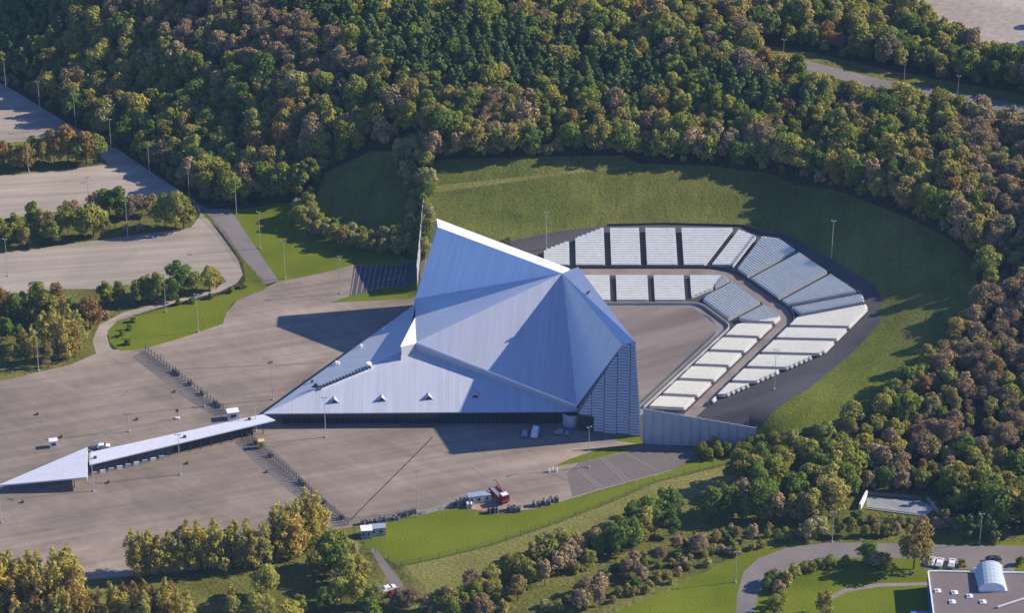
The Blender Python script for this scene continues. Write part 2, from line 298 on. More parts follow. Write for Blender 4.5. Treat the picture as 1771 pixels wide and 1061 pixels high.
reg('apron', 'apron', ring(-2.4, 1.0, x0=-5))
reg('arena_floor', 'stage_floor', [(-5, FLOOR_Y - 1.6), (58.4, FLOOR_Y - 1.6), (66.3, -14.3), (27.5, -82), (10, -75), (-20, -10)])
reg('promenade', 'promenade', ring(14.3, 18.5, x0=10, s1=74))

def inpoly(P, poly):
    x, y = P[:, 0], P[:, 1]; r = np.zeros(len(P), bool); j = len(poly) - 1
    for i in range(len(poly)):
        xi, yi = poly[i]; xj, yj = poly[j]
        c = ((yi > y) != (yj > y)) & (x < (xj - xi) * (y - yi) / ((yj - yi) if yj != yi else 1e-9) + xi); r ^= c; j = i
    return r
def region_of(P):
    r = np.full(len(P), -1)
    for i, (_, _, poly) in enumerate(REG): r[inpoly(P, poly)] = i
    return r
def build_ground():
    vs, es = [], []
    for _, _, poly in REG:
        o = len(vs); q = []
        for a, b in zip(poly, np.roll(poly, -1, 0)):
            k = max(1, int(np.linalg.norm(b - a) / 4)); q += [a + (b - a) * i / k for i in range(k)]
        vs += q; es += [(o + i, o + (i + 1) % len(q)) for i in range(len(q))]
    gx, gy = np.meshgrid(np.arange(-300, 301, 5.0), np.arange(-240, 421, 5.0))
    g = np.stack([gx.ravel(), gy.ravel()], 1) + rng.uniform(-1.2, 1.2, (gx.size, 2)); vs += list(g)
    ox, oy = np.meshgrid(np.arange(-1500, 1501, 100.0), np.arange(-1100, 1901, 100.0)); f = np.stack([ox.ravel(), oy.ravel()], 1)
    vs += list(f[(abs(f[:, 0]) > 320) | (f[:, 1] < -260) | (f[:, 1] > 440)])
    V, _, F, _, _, _ = delaunay_2d_cdt([Vector(p) for p in vs], es, [], 0, 1e-3)
    V = np.array([tuple(v) for v in V]); zz = Z(V[:, 0], V[:, 1]); F = np.array([tuple(f) for f in F])
    cen = V[F].mean(1); r = region_of(cen)
    groups = {('forest_floor', 'forest_floor'): r == -1}
    for i, (n, m, _) in enumerate(REG): groups[(n, m)] = groups.get((n, m), np.zeros(len(F), bool)) | (r == i)
    for (n, m), mask in groups.items():
        f = F[mask]
        if not len(f): continue
        u, inv = np.unique(f, return_inverse=True); f = inv.reshape(-1, 3)
        me = bpy.data.meshes.new(n); me.from_pydata([(V[i, 0], V[i, 1], zz[i]) for i in u], [], [tuple(map(int, t)) for t in f])
        me.polygons.foreach_set('use_smooth', [True] * len(me.polygons)); me.materials.append(MATS[m]); me.update()
        tag(link(n, me), kind='structure')
build_ground()

# ------------------------------------------------------------------ the concert hall
A = at(755, 378, 30.2); A_in = at(757, 393, 30.5); B_in = at(972, 473, 30.0); B_out = at(1000, 462, 31.8)
B_cap = at(985, 464.5, 29.9); C_in = at(1076, 597, 30.0); C_out = at(1099, 592, 32.0)
E_ = at(720, 592, 16.3); F_ = at(998, 702, 6.4); D_ = at(718, 517, 8.5); D2 = at(720, 525, 4.6); P1 = at(718, 549, 12.1); P2 = at(693, 598, 17.2)
Hh = at(455, 716, 4.6); Ii = at(1000, 712, 4.6); Rr = at(698, 606, 13.5)
HB = (0.0, -60.0, 0.0)
hall = thing('concert_hall', 'angular silver concert hall with folded metal roof plates rising over its stage', 'concert hall', HB)
def facet(name, pts, m, th=.5, seam=None, label=None):
    mb = MB().slab(pts, th); o = mb.build(name, m, hall)
    P = [Vector(p) for p in pts]; nrm = (P[1] - P[0]).cross(P[2] - P[0]).normalized(); nrm = nrm if nrm.z > 0 else -nrm
    sd = Vector(seam) if seam is not None else Vector((0, 0, 1)); sd = (sd - nrm * sd.dot(nrm)).normalized(); sp = nrm.cross(sd)
    uv = o.data.uv_layers.new(name='UVMap')
    for lp in o.data.loops:
        v = o.data.vertices[lp.vertex_index].co; uv.data[lp.index].uv = (v.dot(sp) + 200, v.dot(sd))
    if label: o['label'] = label
    return o
facet('roof_plate', [A_in, D_, B_in], 'metal_sky_tint', .6, label='steep shaded back plate of the roof')
facet('roof_plate', [D_, E_, B_in], 'metal_sky_tint', .6)
facet('roof_plate', [E_, F_, B_in], 'metal_roof', .6, label='broad ribbed roof plate in sun and shadow')
facet('roof_plate', [F_, C_in, B_in], 'metal_sky_tint', .6, label='shaded stage-side roof plate')
facet('parapet', [B_in, C_in, C_out, B_out], 'metal_sky_tint', .5)
facet('white_coping', [A, A_in, B_in, B_cap], 'white_cap', .6, label='bright white coping along the top edge')
facet('white_coping', [P1, E_, P2], 'white_cap', .5, label='white triangular prow cap')
def drop(p, dz): return np.array([p[0], p[1], p[2] - dz])
# lower roof plane heights under the raised plate
def plane_z(a, b, c):
    n = np.cross(b - a, c - a); return lambda p: a[2] - (n[0] * (p[0] - a[0]) + n[1] * (p[1] - a[1])) / n[2]
zf = plane_z(Hh, Ii, Rr); zl = plane_z(Hh, D2, Rr)
F_b = np.array([F_[0], F_[1] + .3, 0]); F_b[2] = zf(F_b); E_b = np.array([E_[0], E_[1] + .3, 0]); E_b[2] = zf(E_b)
facet('low_roof', [Hh, Ii, F_b, E_b, Rr], 'metal_roof', .45, label='low ribbed roof over the foyer')
facet('low_roof', [Hh, Rr, D2], 'metal_sky_tint', .45, label='low shaded roof slope on the car park side')
facet('low_roof', [Rr, D_ - [0, 0, .4], D2], 'metal_sky_tint', .45)
fa = MB(); edge = [P2, E_, F_]
for a, b in zip(edge, edge[1:]):
    for i in range(8):
        p, q = a + (b - a) * i / 8, a + (b - a) * (i + 1) / 8
        zp, zq = min(p[2] - .3, max(zf(p), 4.3)), min(q[2] - .3, max(zf(q), 4.3))
        fa.add([p - [0, 0, .05], q - [0, 0, .05], (q[0], q[1], zq), (p[0], p[1], zp), p + [0, .35, -.05], q + [0, .35, -.05], (q[0], q[1] + .35, zq), (p[0], p[1] + .35, zp)],
               [(0, 3, 2, 1), (4, 5, 6, 7), (0, 1, 5, 4), (3, 7, 6, 2)])
fa.build('fascia', 'panel', hall)
sw = MB(); sw.slab([P2 - [0, 0, .5], P1 - [0, 0, .5], (P1[0], P1[1], zl(P1) - .2), (P2[0], P2[1], zl(P2) - .2)], .3)
sw.slab([P1 - [0, 0, .3], D_ - [0, 0, .3], (D_[0], D_[1], 4.5), (P1[0], P1[1], zl(P1) - .3)], .3); sw.build('side_wall', 'panel', hall)
ef = MB(); e0, e1 = E_ + [0, 0, .03], F_ + [0, 0, .03]; dv = (e1 - e0) / np.linalg.norm(e1 - e0); nv = np.array([dv[1], -dv[0], 0])
ef.add([e0, e1, e1 + nv * .1 - [0, 0, .45], e0 + nv * .4 - [0, 0, .5], e0 + [0, .4, .06], e1 + [0, .4, .06]], [(0, 3, 2, 1), (0, 1, 5, 4)]); ef.build('eaves_trim', 'white_cap', hall)
# stage side: back walls under the canopy, closing the volume towards the arena
bk = MB(); ring_b = [A - [0, 2.5, .8], B_cap + [-2.0, -2.5, -.8], C_out + [-2.6, 1.2, -1.6]]
for a, b in zip(ring_b, ring_b[1:]): bk.add([(a[0], a[1], 0), (b[0], b[1], 0), b, a, (a[0] - .5, a[1] - .4, 0), (b[0] - .5, b[1] - .4, 0), b - [.5, .4, 0], a - [.5, .4, 0]], [(0, 1, 2, 3), (5, 4, 7, 6), (3, 2, 6, 7)])
bk.build('stage_wall', 'panel', hall)
# left return of the back plate
MB().slab([A - [.1, 0, .2], A_in - [.1, 0, .2], D_ - [.1, 0, .2], (D_[0] + 1.5, D_[1] + 9, 0), (A[0] - .2, A[1] - 1, 0)], .4).build('side_wall', 'panel', hall)
# louvred screen towards the forecourt
S0, S1 = at(1001, 748, 0), at(1109, 757, 0); ud = (S1 - S0) / np.linalg.norm(S1 - S0); Ls = np.linalg.norm(S1 - S0); ang = math.atan2(ud[1], ud[0])
sF = max(0.0, (F_ - S0) @ ud); sC = (C_out - S0) @ ud
def ztop(s): return F_[2] + (C_in[2] - F_[2]) * (s - sF) / ((C_in - S0) @ ud - sF)
sci = (C_in - S0) @ ud
door_s = 4.4
scr = MB()
back = [(0, 5.6), (door_s, 5.6), (door_s, 0), (Ls, 0), (sC, 31.6), (sci, 30.1), (-.9, 7.1)]
def scr_pt(s, z, o=0.0): return np.array([S0[0] + ud[0] * s - ud[1] * o, S0[1] + ud[1] * s + ud[0] * o, z])
n = len(back); scr.add([scr_pt(s, z, .25) for s, z in back] + [scr_pt(s, z, .75) for s, z in back], [tuple(range(n)), tuple(range(2 * n - 1, n - 1, -1))] + [(i, i + n, (i + 1) % n + n, (i + 1) % n) for i in range(n)])
scr_o = scr.build('louvre_screen', 'screen_back', hall); scr_o['label'] = 'tall louvred screen beside the stage'
colw = (Ls) / 5; k = 0
for c in range(5):
    s0, s1 = c * colw, (c + 1) * colw
    zi = 0.5 + .35 * (c % 2)
    while zi < 31:
        lim = s1 - .12
        smax = Ls + (sC - Ls) * zi / 31.4 - .1
        a0 = s0 + .12
        zt = zi + .62
        # left end limited by the sloping top edge
        sl_ = sF + (zt - F_[2]) / ((C_in[2] - F_[2]) / (sci - sF)) - .35 if zt > F_[2] else 0.0
        a = max(a0, sl_); b = min(lim, smax)
        if zi < 5.7: a = max(a, door_s + .1)
        if b - a > .5:
            L = MB(); L.add([scr_pt(a, zi, .0), scr_pt(b, zi, .0), scr_pt(b, zi + .6, .2), scr_pt(a, zi + .6, .2), scr_pt(a, zi, .24), scr_pt(b, zi, .24), scr_pt(b, zi + .62, .26), scr_pt(a, zi + .62, .26)],
                            [(0, 1, 2, 3), (0, 4, 5, 1), (3, 2, 6, 7), (0, 3, 7, 4), (1, 5, 6, 2)])
            o = link('louvre', L.mesh('louvre', 'louvre', HB), scr_o); o.location = (0, 0, 0)
        zi += .98
# side wall of the stage tower facing the arena, narrow in view
MB().slab([scr_pt(Ls - .02, 0, .3), scr_pt(Ls - .02, 0, .3) + [-1.5, 12, 0], C_out + [-6, 11.5, -2.5], scr_pt(sC, 31.2, .3)], .4).build('side_wall', 'panel', hall)
# dark loading door and rounded foyer end
MB().box(scr_pt(2.0, 2.8, 1.2), (4.2, .4, 5.5), ang).build('loading_door', 'recess', hall)
rc = MB(); cx, cy = at(988, 742, 0)[:2]
for i in range(10):
    a0, a1 = math.pi * (1 + i / 10), math.pi * (1 + (i + 1) / 10)
    rc.add([(cx + 2.6 * math.cos(a), cy + 3 + 2.6 * math.sin(a), z) for z in (0, 4.1) for a in (a0, a1)], [(0, 1, 3, 2)])
rc.build('rounded_wall', 'panel', hall)
# glazed foyer front, two rows of panes
fy = Hh[1] + 1.9; x0, x1 = Hh[0] + 5.5, Ii[0] - 4.5; npn = 58; pw = (x1 - x0) / npn
fr = MB(); fr.box(((x0 + x1) / 2, fy + .3, 2.05), (x1 - x0, .2, 4.1))
fr.build('foyer_wall', 'recess', hall)
pm = MB().box((0, 0, 0), (pw - .22, .08, 1.72)).mesh('pane', 'glass'); fm = MB()
for r_ in (0, 1):
    for i in range(npn): link('pane', pm, hall, (x0 + (i + .5) * pw - HB[0], fy + .14 - HB[1], (1.05, 3.1)[r_]))
for i in range(npn + 1): fm.box((x0 + i * pw, fy + .1, 2.05), (.12, .22, 4.1))
for z in (.08, 2.05, 4.05): fm.box(((x0 + x1) / 2, fy + .07, z), (x1 - x0, .24, .14))
fm.build('glazing_frame', 'dark_metal', hall)
# car park side front
lw = MB(); a, b = Hh + [6.5, 3.6, 0], D2 + [.9, -2.0, 0]; a[2] = b[2] = 0
lw.slab([a, b, (b[0], b[1], 4.2), (a[0], a[1], 4.2)], .25); lw.build('foyer_wall', 'recess', hall)
bm = MB()
for i in range(24):
    p = a + (b - a) * (i + .5) / 24; bm.box((p[0] - .3, p[1] + .2, 2.0), (.14, .14, 4.0))
bm.build('glazing_frame', 'dark_metal', hall)
# things standing on the roof
def roofpt(px, py, zfun):
    z = 8.0
    for _ in range(40): p = at(px, py, z); z = .5 * z + .5 * zfun(p)
    return at(px, py, z)
for px, py in ((578, 697), (660, 694), (741, 691), (822, 688)):
    p = roofpt(px, py, zf); d = MB()
    d.add([p + [-1.6, -.2, -.1], p + [1.6, -.2, -.1], p + [0, -.2, 1.5], p + [0, 3.4, .9], p + [-1.6, .5, 0], p + [1.6, .5, 0]], [(0, 1, 2), (0, 2, 3, 4), (1, 5, 3, 2)])
    o = d.build('roof_dormer', 'panel', hall)
    MB().add([p + [-1.1, -.26, .08], p + [1.1, -.26, .08], p + [0, -.26, 1.15]], [(0, 1, 2)]).build('dormer_glass', 'recess', o, org=HB)
c0, c1 = roofpt(548, 670, zf), roofpt(638, 633, zf); sk = MB().slab([c0, c1, c1 + [1.4, -1.2, .1], c0 + [1.4, -1.2, .1]], .5); sk_o = sk.build('ridge_skylight', 'white_cap', hall)
for i in range(16):
    p = c0 + (c1 - c0) * (i + .5) / 16; MB().box(p + [.75, -.75, .25], (.5, 1.5, .35), math.atan2(*(c1 - c0)[[1, 0]])).build('skylight_pane', 'recess', sk_o, org=HB)
p = roofpt(545, 671, zf); MB().add([p + [-1.3, 0, 0], p + [1.2, -.4, 0], p + [.2, 0, 1.7], p + [1.0, 1.6, .3]], [(0, 1, 2), (1, 3, 2), (0, 2, 3)]).build('roof_dormer', 'dark_metal', hall)
p = roofpt(638, 632, zf); MB().box(p + [0, 0, .4], (1.4, 1.2, .9), .5).build('roof_vent', 'white_cap', hall)
for px, py in ((540, 662), (582, 629), (586, 630), (625, 600), (664, 570)):
    p = roofpt(px, py, zl); MB().box(p + [0, 0, .3], (.7, .7, .8), .4).build('roof_vent', 'white_cap' if px != 540 else 'dark_metal', hall)
p = C_in * .35 + B_in * .65; MB().box(p + [1.8, .8, 1.4], (1.2, .5, .6), 1.0).build('roof_vent', 'dark_metal', hall)

# ------------------------------------------------------------------ covered walk and arrow canopy at its end
wk = thing('covered_walkway', 'long flat silver roof of a covered walk leading to the concert hall', 'walkway', at(300, 770, 0))
q = [at(155, 783, 4.3), at(455, 717, 4.3), at(476, 727, 4.3), at(155, 804, 4.3)]
MB().slab(q, .35).build('roof', 'canopy_white', wk)
ax = MB(); pa, pb = np.array(q[0]), np.array(q[1]); pc, pd = np.array(q[3]), np.array(q[2])
for i in range(17):
    t = .02 + .92 * i / 16
    for u in (.15, .85):
        p = (pa + (pb - pa) * t) * (1 - u) + (pc + (pd - pc) * t) * u; MB().tube((p[0], p[1], 0), (p[0], p[1], 4.0), .14, .14).build('post', 'dark_metal', wk)
def along(t, u): return (pa + (pb - pa) * t) * (1 - u) + (pc + (pd - pc) * t) * u
p, r_ = along(.46, .5), along(.9, .5); mid = (p + r_) / 2; MB().box((mid[0], mid[1], 1.9), (np.linalg.norm((r_ - p)[:2]), 1.6, 3.8), math.atan2(r_[1] - p[1], r_[0] - p[0])).build('ticket_wall', 'recess', wk)
for t in (.03, .52, .9):
    p = along(t, .6 if t < .9 else .3); MB().box((p[0], p[1], 4.62), (.9, .7, .6), .3).build('roof_vent', 'dark_metal', wk)
for i in range(9):
    p = along(.02 + i * .045, .92); MB().box((p[0], p[1], .55), (1.5, .3, 1.1), .25).build('low_panel', 'white_paint' if i % 2 else 'panel', wk)
ar = thing('entrance_canopy', 'flat arrow-shaped entrance canopy of pale metal at the end of the covered walk', 'canopy', at(100, 815, 0))
tip, tr_, bl_ = at(-4, 840, 2.6), at(151, 774, 5.2), at(150, 826, 4.4)
MB().slab([tip, tr_, bl_], .45).build('roof', 'canopy_white', ar)
for t, u in ((.15, .5), (.5, .2), (.5, .8), (.85, .12), (.85, .88)):
    p = np.array(tip) + (np.array(tr_) * (1 - u) + np.array(bl_) * u - np.array(tip)) * t; MB().tube((p[0], p[1], 0), (p[0], p[1], p[2] - .4), .15, .15).build('post', 'dark_metal', ar)
MB().slab([tr_ + [.1, 0, -.5], bl_ + [.1, 0, -.5], bl_ + [.1, 0, -2.0], tr_ + [.1, 0, -2.0]], .15).build('end_panel', 'panel', ar)

# ------------------------------------------------------------------ panelled walls closing the bowl
def panel_wall(pts, label, tops, npan, name='panel_wall', leanx=0.0):
    root = thing(name, label, 'wall', (pts[0][0], pts[0][1], min(p[2] for p in pts)))
    a, b = np.array(pts[0]), np.array(pts[-1])
    for i in range(npan):
        t0, t1 = (i + .03) / npan, (i + .97) / npan; q = []
        for t in (t0, t1):
            p = a + (b - a) * t; q.append((p, p[2], tops[0] + (tops[1] - tops[0]) * t))
        MB().slab([(q[0][0][0], q[0][0][1], q[0][1] - .3), (q[1][0][0], q[1][0][1], q[1][1] - .3), (q[1][0][0], q[1][0][1], q[1][2]), (q[0][0][0], q[0][0][1], q[0][2])], .15).build('panel', 'panel', root)
    for i in range(npan + 1):
        p = a + (b - a) * i / npan; zt = tops[0] + (tops[1] - tops[0]) * i / npan
        MB().box((p[0], p[1] - .12, (zt + p[2]) / 2 + .05), (.28, .28, zt - p[2] + .7)).build('post', 'pole', root)
    return root
wa, wb = at(1112, 768, 0), at(1306, 778, 0)
panel_wall([wa, wb], 'tall wall of pale metal panels between the louvred screen and the grass bank', (12.0, 7.4), 12)
la = np.array([-31.0, 10.0, 0]); lb = np.array([-29.4, 58.0, 9.0])
panel_wall([la, lb], 'panelled metal wall climbing the bank behind the roof peak', (9.0, 17.5), 9)

# ------------------------------------------------------------------ amphitheatre seating
def clip(poly, n, c):
    """keep n.p <= c"""
    out = []
    for a, b in zip(poly, poly[1:] + poly[:1]):
        da, db = n @ a - c, n @ b - c
        if da <= 0: out.append(a)
        if (da < 0 < db) or (db < 0 < da): out.append(a + (b - a) * (da / (da - db)))
    return out
K1, K2 = line_x(N1, C1, N2, C2), line_x(N2, C2, N3, C3)
b1n = np.array([.8660254, -.5]); b2n = np.array([0, -1.0])       # across the mitre lines
SECT = [(N1, C1, np.array([1.0, 0]), [(b1n, b1n @ K1)]), (N2, C2, np.array([.5, -.8660254]), [(-b1n, -(b1n @ K1)), (b2n, b2n @ K2)]), (N3, C3, np.array([-.5, -.8660254]), [(-b2n, -(b2n @ K2))])]
def aisle(p_out, w): w = np.array(w); return (np.array(p_out), w / np.linalg.norm(w))
def A_(px, py, w): return aisle(G(px, py)[:2], w)
TIERS = []
up = [aisle((9.5, 30), (0, 1))] + [aisle((x, 30), (0, 1)) for x in (20.0, 31.7, 43.5, 55.6)] + \
     [A_(1248, 434, (.5, .866)), A_(1290, 445, (.5, .866)), A_(1335, 465, N2), A_(1396, 499, N2), A_(1434, 523, (1, 0)), A_(1438, 543, (1, 0))] + \
     [A_(px, py, N3) for px, py in ((1420, 573), (1405, 595), (1370, 620), (1350, 645), (1300, 669), (1250, 692), (1205, 716))]
lowr = [aisle((21.0, 10), (0, 1))] + [aisle((x, 10), (0, 1)) for x in (33.0, 45.4, 57.3)] + \
      [A_(1240, 503, N2), A_(1300, 539, N2)] + [A_(px, py, N3) for px, py in ((1305, 563), (1280, 588), (1250, 613), (1225, 638), (1200, 663), (1175, 690), (1150, 712))]
def cutline(p, q):
    p, q = G(*p)[:2], G(*q)[:2]; return p, q
cutA = cutline((1052, 397), (925, 446)); cutB = cutline((1408, 622), (1222, 703))
ch1 = (G(1258, 397)[:2], G(1345, 420)[:2]); ch2 = (G(1487, 505)[:2], G(1503, 548)[:2])
def half(pq, inside):
    p, q = pq; d = q - p; n = np.array([d[1], -d[0]]); n /= np.linalg.norm(n)
    if n @ (np.array(inside) - p) > 0: n = -n
    return n, n @ p
CUTA, CUTB = half(cutA, (40, 10)), half(cutB, (75, -30)); CH1, CH2 = half(ch1, (60, 0)), half(ch2, (60, 0))
ROW = .86
def tier(ais, d0, d1s, z0, slope, tname):
    blocks = []
    for bi, (L0, L1) in enumerate(zip(ais, ais[1:])):
        n0 = np.array([L0[1][1], -L0[1][0]]); n1 = np.array([L1[1][1], -L1[1][0]])   # to the right of the outward direction = further along
        h0 = (-n0, -(n0 @ L0[0]) - 1.05); h1 = (n1, n1 @ L1[0] - 1.05)
        steps, seats = MB(), MB(); ctr = []
        def sec(w): return ((0, 0) if w[1] > .95 else (0, 1) if w[1] > .7 else (1, 1) if w[1] > .3 else (1, 2) if w[1] > -.2 else (2, 2))
        s_lo, s_hi = min(sec(L0[1])[0], sec(L1[1])[0]), max(sec(L0[1])[1], sec(L1[1])[1])
        for si, (N, Cc, T, hs) in enumerate(SECT):
            if not s_lo <= si <= s_hi: continue
            d = d0
            while d + ROW <= d1s[si] + .01:
                t0 = Cc + d
                quad = [N * t0 - T * 300, N * t0 + T * 300, N * (t0 + ROW) + T * 300, N * (t0 + ROW) - T * 300]
                ok = quad
                cons = hs + [h0, h1]
                if si == 0: cons = cons + [(np.array([-1.0, 0]), -9.5)]
                if si == 2: cons = cons + [(np.array([0, -1.0]), 80.5)]
                if tname == 'upper':
                    for cn, cc in (CUTA, CUTB) if si in (0, 2) else ():
                        if (si == 0) != (cn is CUTA[0]): continue
                        s_at = (cc - cn @ (N * (t0 + ROW / 2))) / (cn @ T); sg = 1 if cn @ T > 0 else -1
                        cons = cons + [(T * sg, s_at * sg)]
                    cons = cons + [CH1, CH2]
                for cn, cc in cons:
                    ok = clip(ok, np.asarray(cn), cc)
                    if len(ok) < 3: break
                if len(ok) >= 3:
                    zt = z0 + slope * (d - d0) + .12
                    ar_ = abs(sum(a[0] * b[1] - a[1] * b[0] for a, b in zip(ok, ok[1:] + ok[:1]))) / 2
                    if ar_ > .6:
                        steps.prism(ok, zt - .55, zt); ctr += ok
                        st = clip(clip(ok, -N, -(t0 + .06)), N, t0 + .58)
                        if len(st) >= 3: seats.prism(st, zt + .34, zt + .42)
                        bkp = clip(clip(ok, -N, -(t0 + .56)), N, t0 + .63)
                        if len(bkp) >= 3: seats.prism(bkp, zt + .421, zt + .74)
                        fr_ = clip(clip(ok, -N, -(t0 + .2)), N, t0 + .3)
                        if len(fr_) >= 3: steps.prism(fr_, zt + .001, zt + .339)
                d += ROW
        if ctr:
            c = np.mean(ctr, 0); blocks.append((bi, c, steps, seats))
    for bi, c, steps, seats in blocks:
        nb = len(ais) - 1
        lab = LABELS[tname][bi]
        root = thing('seating_block', lab, 'seating', (c[0], c[1], float(Z(c[0], c[1]))), 0, tname + ' tier seating blocks')
        steps.build('terrace_steps', 'seat_step', root); seats.build('seat_rows', 'seat', root)
ords = ['first', 'second', 'third', 'fourth', 'fifth', 'sixth', 'seventh']
LABELS = {'upper': ['%s upper-tier block of pale seats counted from the white roof coping' % o for o in ords[:5]] + ['narrow upper-tier seating block at the bend nearer the roof peak'] +
          ['%s upper-tier block of the slanting side, counted from the roof-peak bend' % o for o in ords[:3]] + ['narrow upper-tier seating block at the bend in the grass bank shadow'] +
          ['%s sunlit white upper-tier block counted from the shadowed bend' % o for o in ords],
          'lower': ['%s lower-tier block of pale seats counted from the big roof' % o for o in ords[:3]] + ['lower-tier seating block wrapping the bend nearer the roof peak', 'square lower-tier seating block facing the stage between both bends', 'wedge-shaped lower-tier seating block at the second bend'] +
          ['%s sunlit white lower-tier block counted from the second bend' % o for o in ords]}
tier(lowr, 1.3, (14.1, 14.1, 14.1), .62, .235, 'lower')
tier(up, 18.9, (37.0, 38.4, 40.2), 4.5, .25, 'upper')
# low walls: arena edge and the front of the upper tier
def wall_strip(name, label, pl, z0f, hgt, th, m):
    root = thing(name, label, 'wall', (pl[0][0], pl[0][1], float(Z(*pl[0]))))
    for a, b in zip(pl, pl[1:]):
        L = np.linalg.norm(b - a); k = max(1, int(L / 6))
        for i in range(k):
            p, q2 = a + (b - a) * i / k, a + (b - a) * (i + 1) / k; c = (p + q2) / 2
            MB().box((c[0], c[1], z0f + hgt / 2), (L / k - .02, th, hgt), math.atan2(b[1] - a[1], b[0] - a[0])).build('wall_panel', m, root)
wall_strip('arena_wall', 'low concrete wall around the arena floor in front of the seats', rounded(off(-.2, x0=20, s1=60), 3), 0, .9, .35, 'concrete')
wall_strip('tier_wall', 'dark retaining wall between the promenade and the upper seats', rounded(off(18.72, x0=12, s1=66), 8), 3.6, .95, .2, 'dark_metal')
wall_strip('rim_wall', 'dark low wall along the outer rim of the seating', [np.array(G(*p)[:2]) for p in ((1050, 391), (1150, 388), (1285, 392), (1366, 411), (1450, 456), (1510, 492))], 8.3, .9, .25, 'dark_metal')

# ------------------------------------------------------------------ light masts
def mast_proto():
    r = thing('light_mast', 'x', 'lamp post'); r['_local'] = 1
    MB().tube((0, 0, .25), (0, 0, 13.6), .13, .07, 8).build('pole', 'pole', r); MB().tube((0, 0, -.15), (0, 0, .3), .4, .4, 8).build('base', 'concrete', r)
    MB().box((0, 0, 13.6), (1.5, .1, .1)).build('crossarm', 'pole', r)
    for x in (-.6, .6): MB().box((x, -.15, 13.75), (.42, .45, .22)).build('lamp', 'lamp', r)
    return r
MASTS = [('on the lower lawn beside the curved drive', [(343, 575)]), ('at the planted strip below the middle terrace', [(221, 410)]), ('on the upper planted strip of orange trees', [(50, 298)]),
         ('in the shaded lane along the wood', [(11, 160), (70, 200), (131, 222), (193, 266), (259, 306), (328, 352), (409, 370)]), ('on the lawn beside the ramp road', [(450, 430), (493, 482)]),
         ('beside the striped service yard behind the hall', [(589, 508)]), ('on the asphalt behind the white roof coping', [(945, 431)]), ('at the rim of the shaded seats', [(1438, 447)]),
         ('at the dark asphalt beyond the sunlit seats', [(1339, 674)]), ('at the corner of the bright front lawn', [(722, 886)]), ('by the small lawn before the louvred screen', [(1018, 809)]),
         ('in front of the glazed foyer', [(563, 757)]), ('in front of the covered walk', [(312, 822), (443, 747), (162, 850)]), ('on the car park behind the covered walk', [(223, 747)]),
         ('on the forecourt behind the barrier row', [(354, 704), (472, 692)]), ('beside the tall poplars of the left planting', [(67, 642)]), ('between the round bushes above the drive', [(287, 540)]),
         ('on the middle terrace', [(155, 368), (14, 478)]), ('at the end of the arrow canopy', [(3, 905)]), ('along the curving road by the blue building', [(1439, 938), (1694, 941), (1272, 1008)]),
         ('beside the far road in the wood', [(1354, 112), (1563, 146), (1655, 176)])]
mp = mast_proto(); first = True
for where, pts in MASTS:
    for px, py in pts:
        p = G(px, py); lab = 'tall grey floodlight mast ' + where; rz = rnd.uniform(-.5, .5)
        s = .72 if 'curving road' in where or 'beside the far' in where else 1.0
        if first: o = mp; o.location = p; o.rotation_euler = (0, 0, rz); o['label'] = lab; first = False
        else: o = dup(mp, p, rz, lab)
        o.scale = (1, 1, s); tag(o, group='light masts on the ' + where.split(' the ')[-1] if len(pts) == 1 else 'light masts ' + where)

# ------------------------------------------------------------------ barrier rows on the forecourt
def barrier(p0, p1, n, label, gates=(), yellow=()):
    a, b = at(*p0), at(*p1); root = thing('barrier_fence', label, 'fence', a)
    d = b - a; ang = math.atan2(d[1], d[0])
    for i in range(n + 1):
        p = a + d * i / n; h = 2.0 + .5 * (i % 5 == 0)
        MB().box((p[0], p[1], h / 2), (.22, .22, h), ang).build('post', 'post', root)
        if i < n:
            q = a + d * (i + .5) / n
            if i not in gates:
                for z in (.5, 1.1): MB().box((q[0], q[1], z), (np.linalg.norm(d) / n - .22, .06, .08), ang).build('rail', 'post', root)
    k = 0
    for i in gates:
        q = a + d * (i + .5) / n
        t = thing('turnstile', 'dark turnstile gate standing in the ' + ('far' if p0[1] < 700 else 'near') + ' barrier row', 'turnstile', (q[0], q[1], 0), ang, 'turnstiles of the ' + ('far' if p0[1] < 700 else 'near') + ' row'); t['_local'] = 1
        MB().box((-.5, 0, .55), (.25, 1.3, 1.1)).build('cabinet', 'dark_metal', t); MB().box((.5, 0, .55), (.25, 1.3, 1.1)).build('cabinet', 'dark_metal', t)
        for z in (.5, .9, 1.3): MB().tube((-.4, 0, z), (.4, .1, z), .05, .05).build('arm', 'pole', t)
barrier((252, 606), (392, 715), 26, 'row of dark barrier posts crossing the forecourt beyond the covered walk', (9, 10, 14, 18, 22, 23))
barrier((428, 756), (602, 908), 40, 'row of dark barrier posts crossing the forecourt in front of the covered walk', (3, 9, 21, 22, 30, 37))
def kiosk(px, py, label, m, size, roofm):
    p = G(px, py); t = thing('kiosk', label, 'kiosk', p, .25); t['_local'] = 1; a, b, h = size
    MB().box((0, 0, h / 2), (a, b, h)).build('wall', m, t); MB().box((0, 0, h + .08), (a + .3, b + .3, .16)).build('roof', roofm, t)
    MB().box((0, -b / 2 - .02, h * .55), (a * .5, .06, h * .35)).build('window', 'glass', t); MB().box((a / 2 + .02, 0, h * .42), (.06, .9, h * .8)).build('door', 'panel', t)
kiosk(452, 775, 'small yellow ticket kiosk in the near barrier row', 'yellow', (1.6, 1.4, 2.4), 'yellow')
kiosk(403, 724, 'white kiosk tucked behind the covered walk roof', 'white_paint', (3.4, 2.6, 2.6), 'white_paint')
kiosk(93, 773, 'small white cube kiosk alone on the left car park', 'white_paint', (2.3, 1.8, 2.2), 'white_paint')
p = G(307, 725); t = thing('sign_post', 'thin sign post with white foot near the far barrier row', 'sign', p); t['_local'] = 1
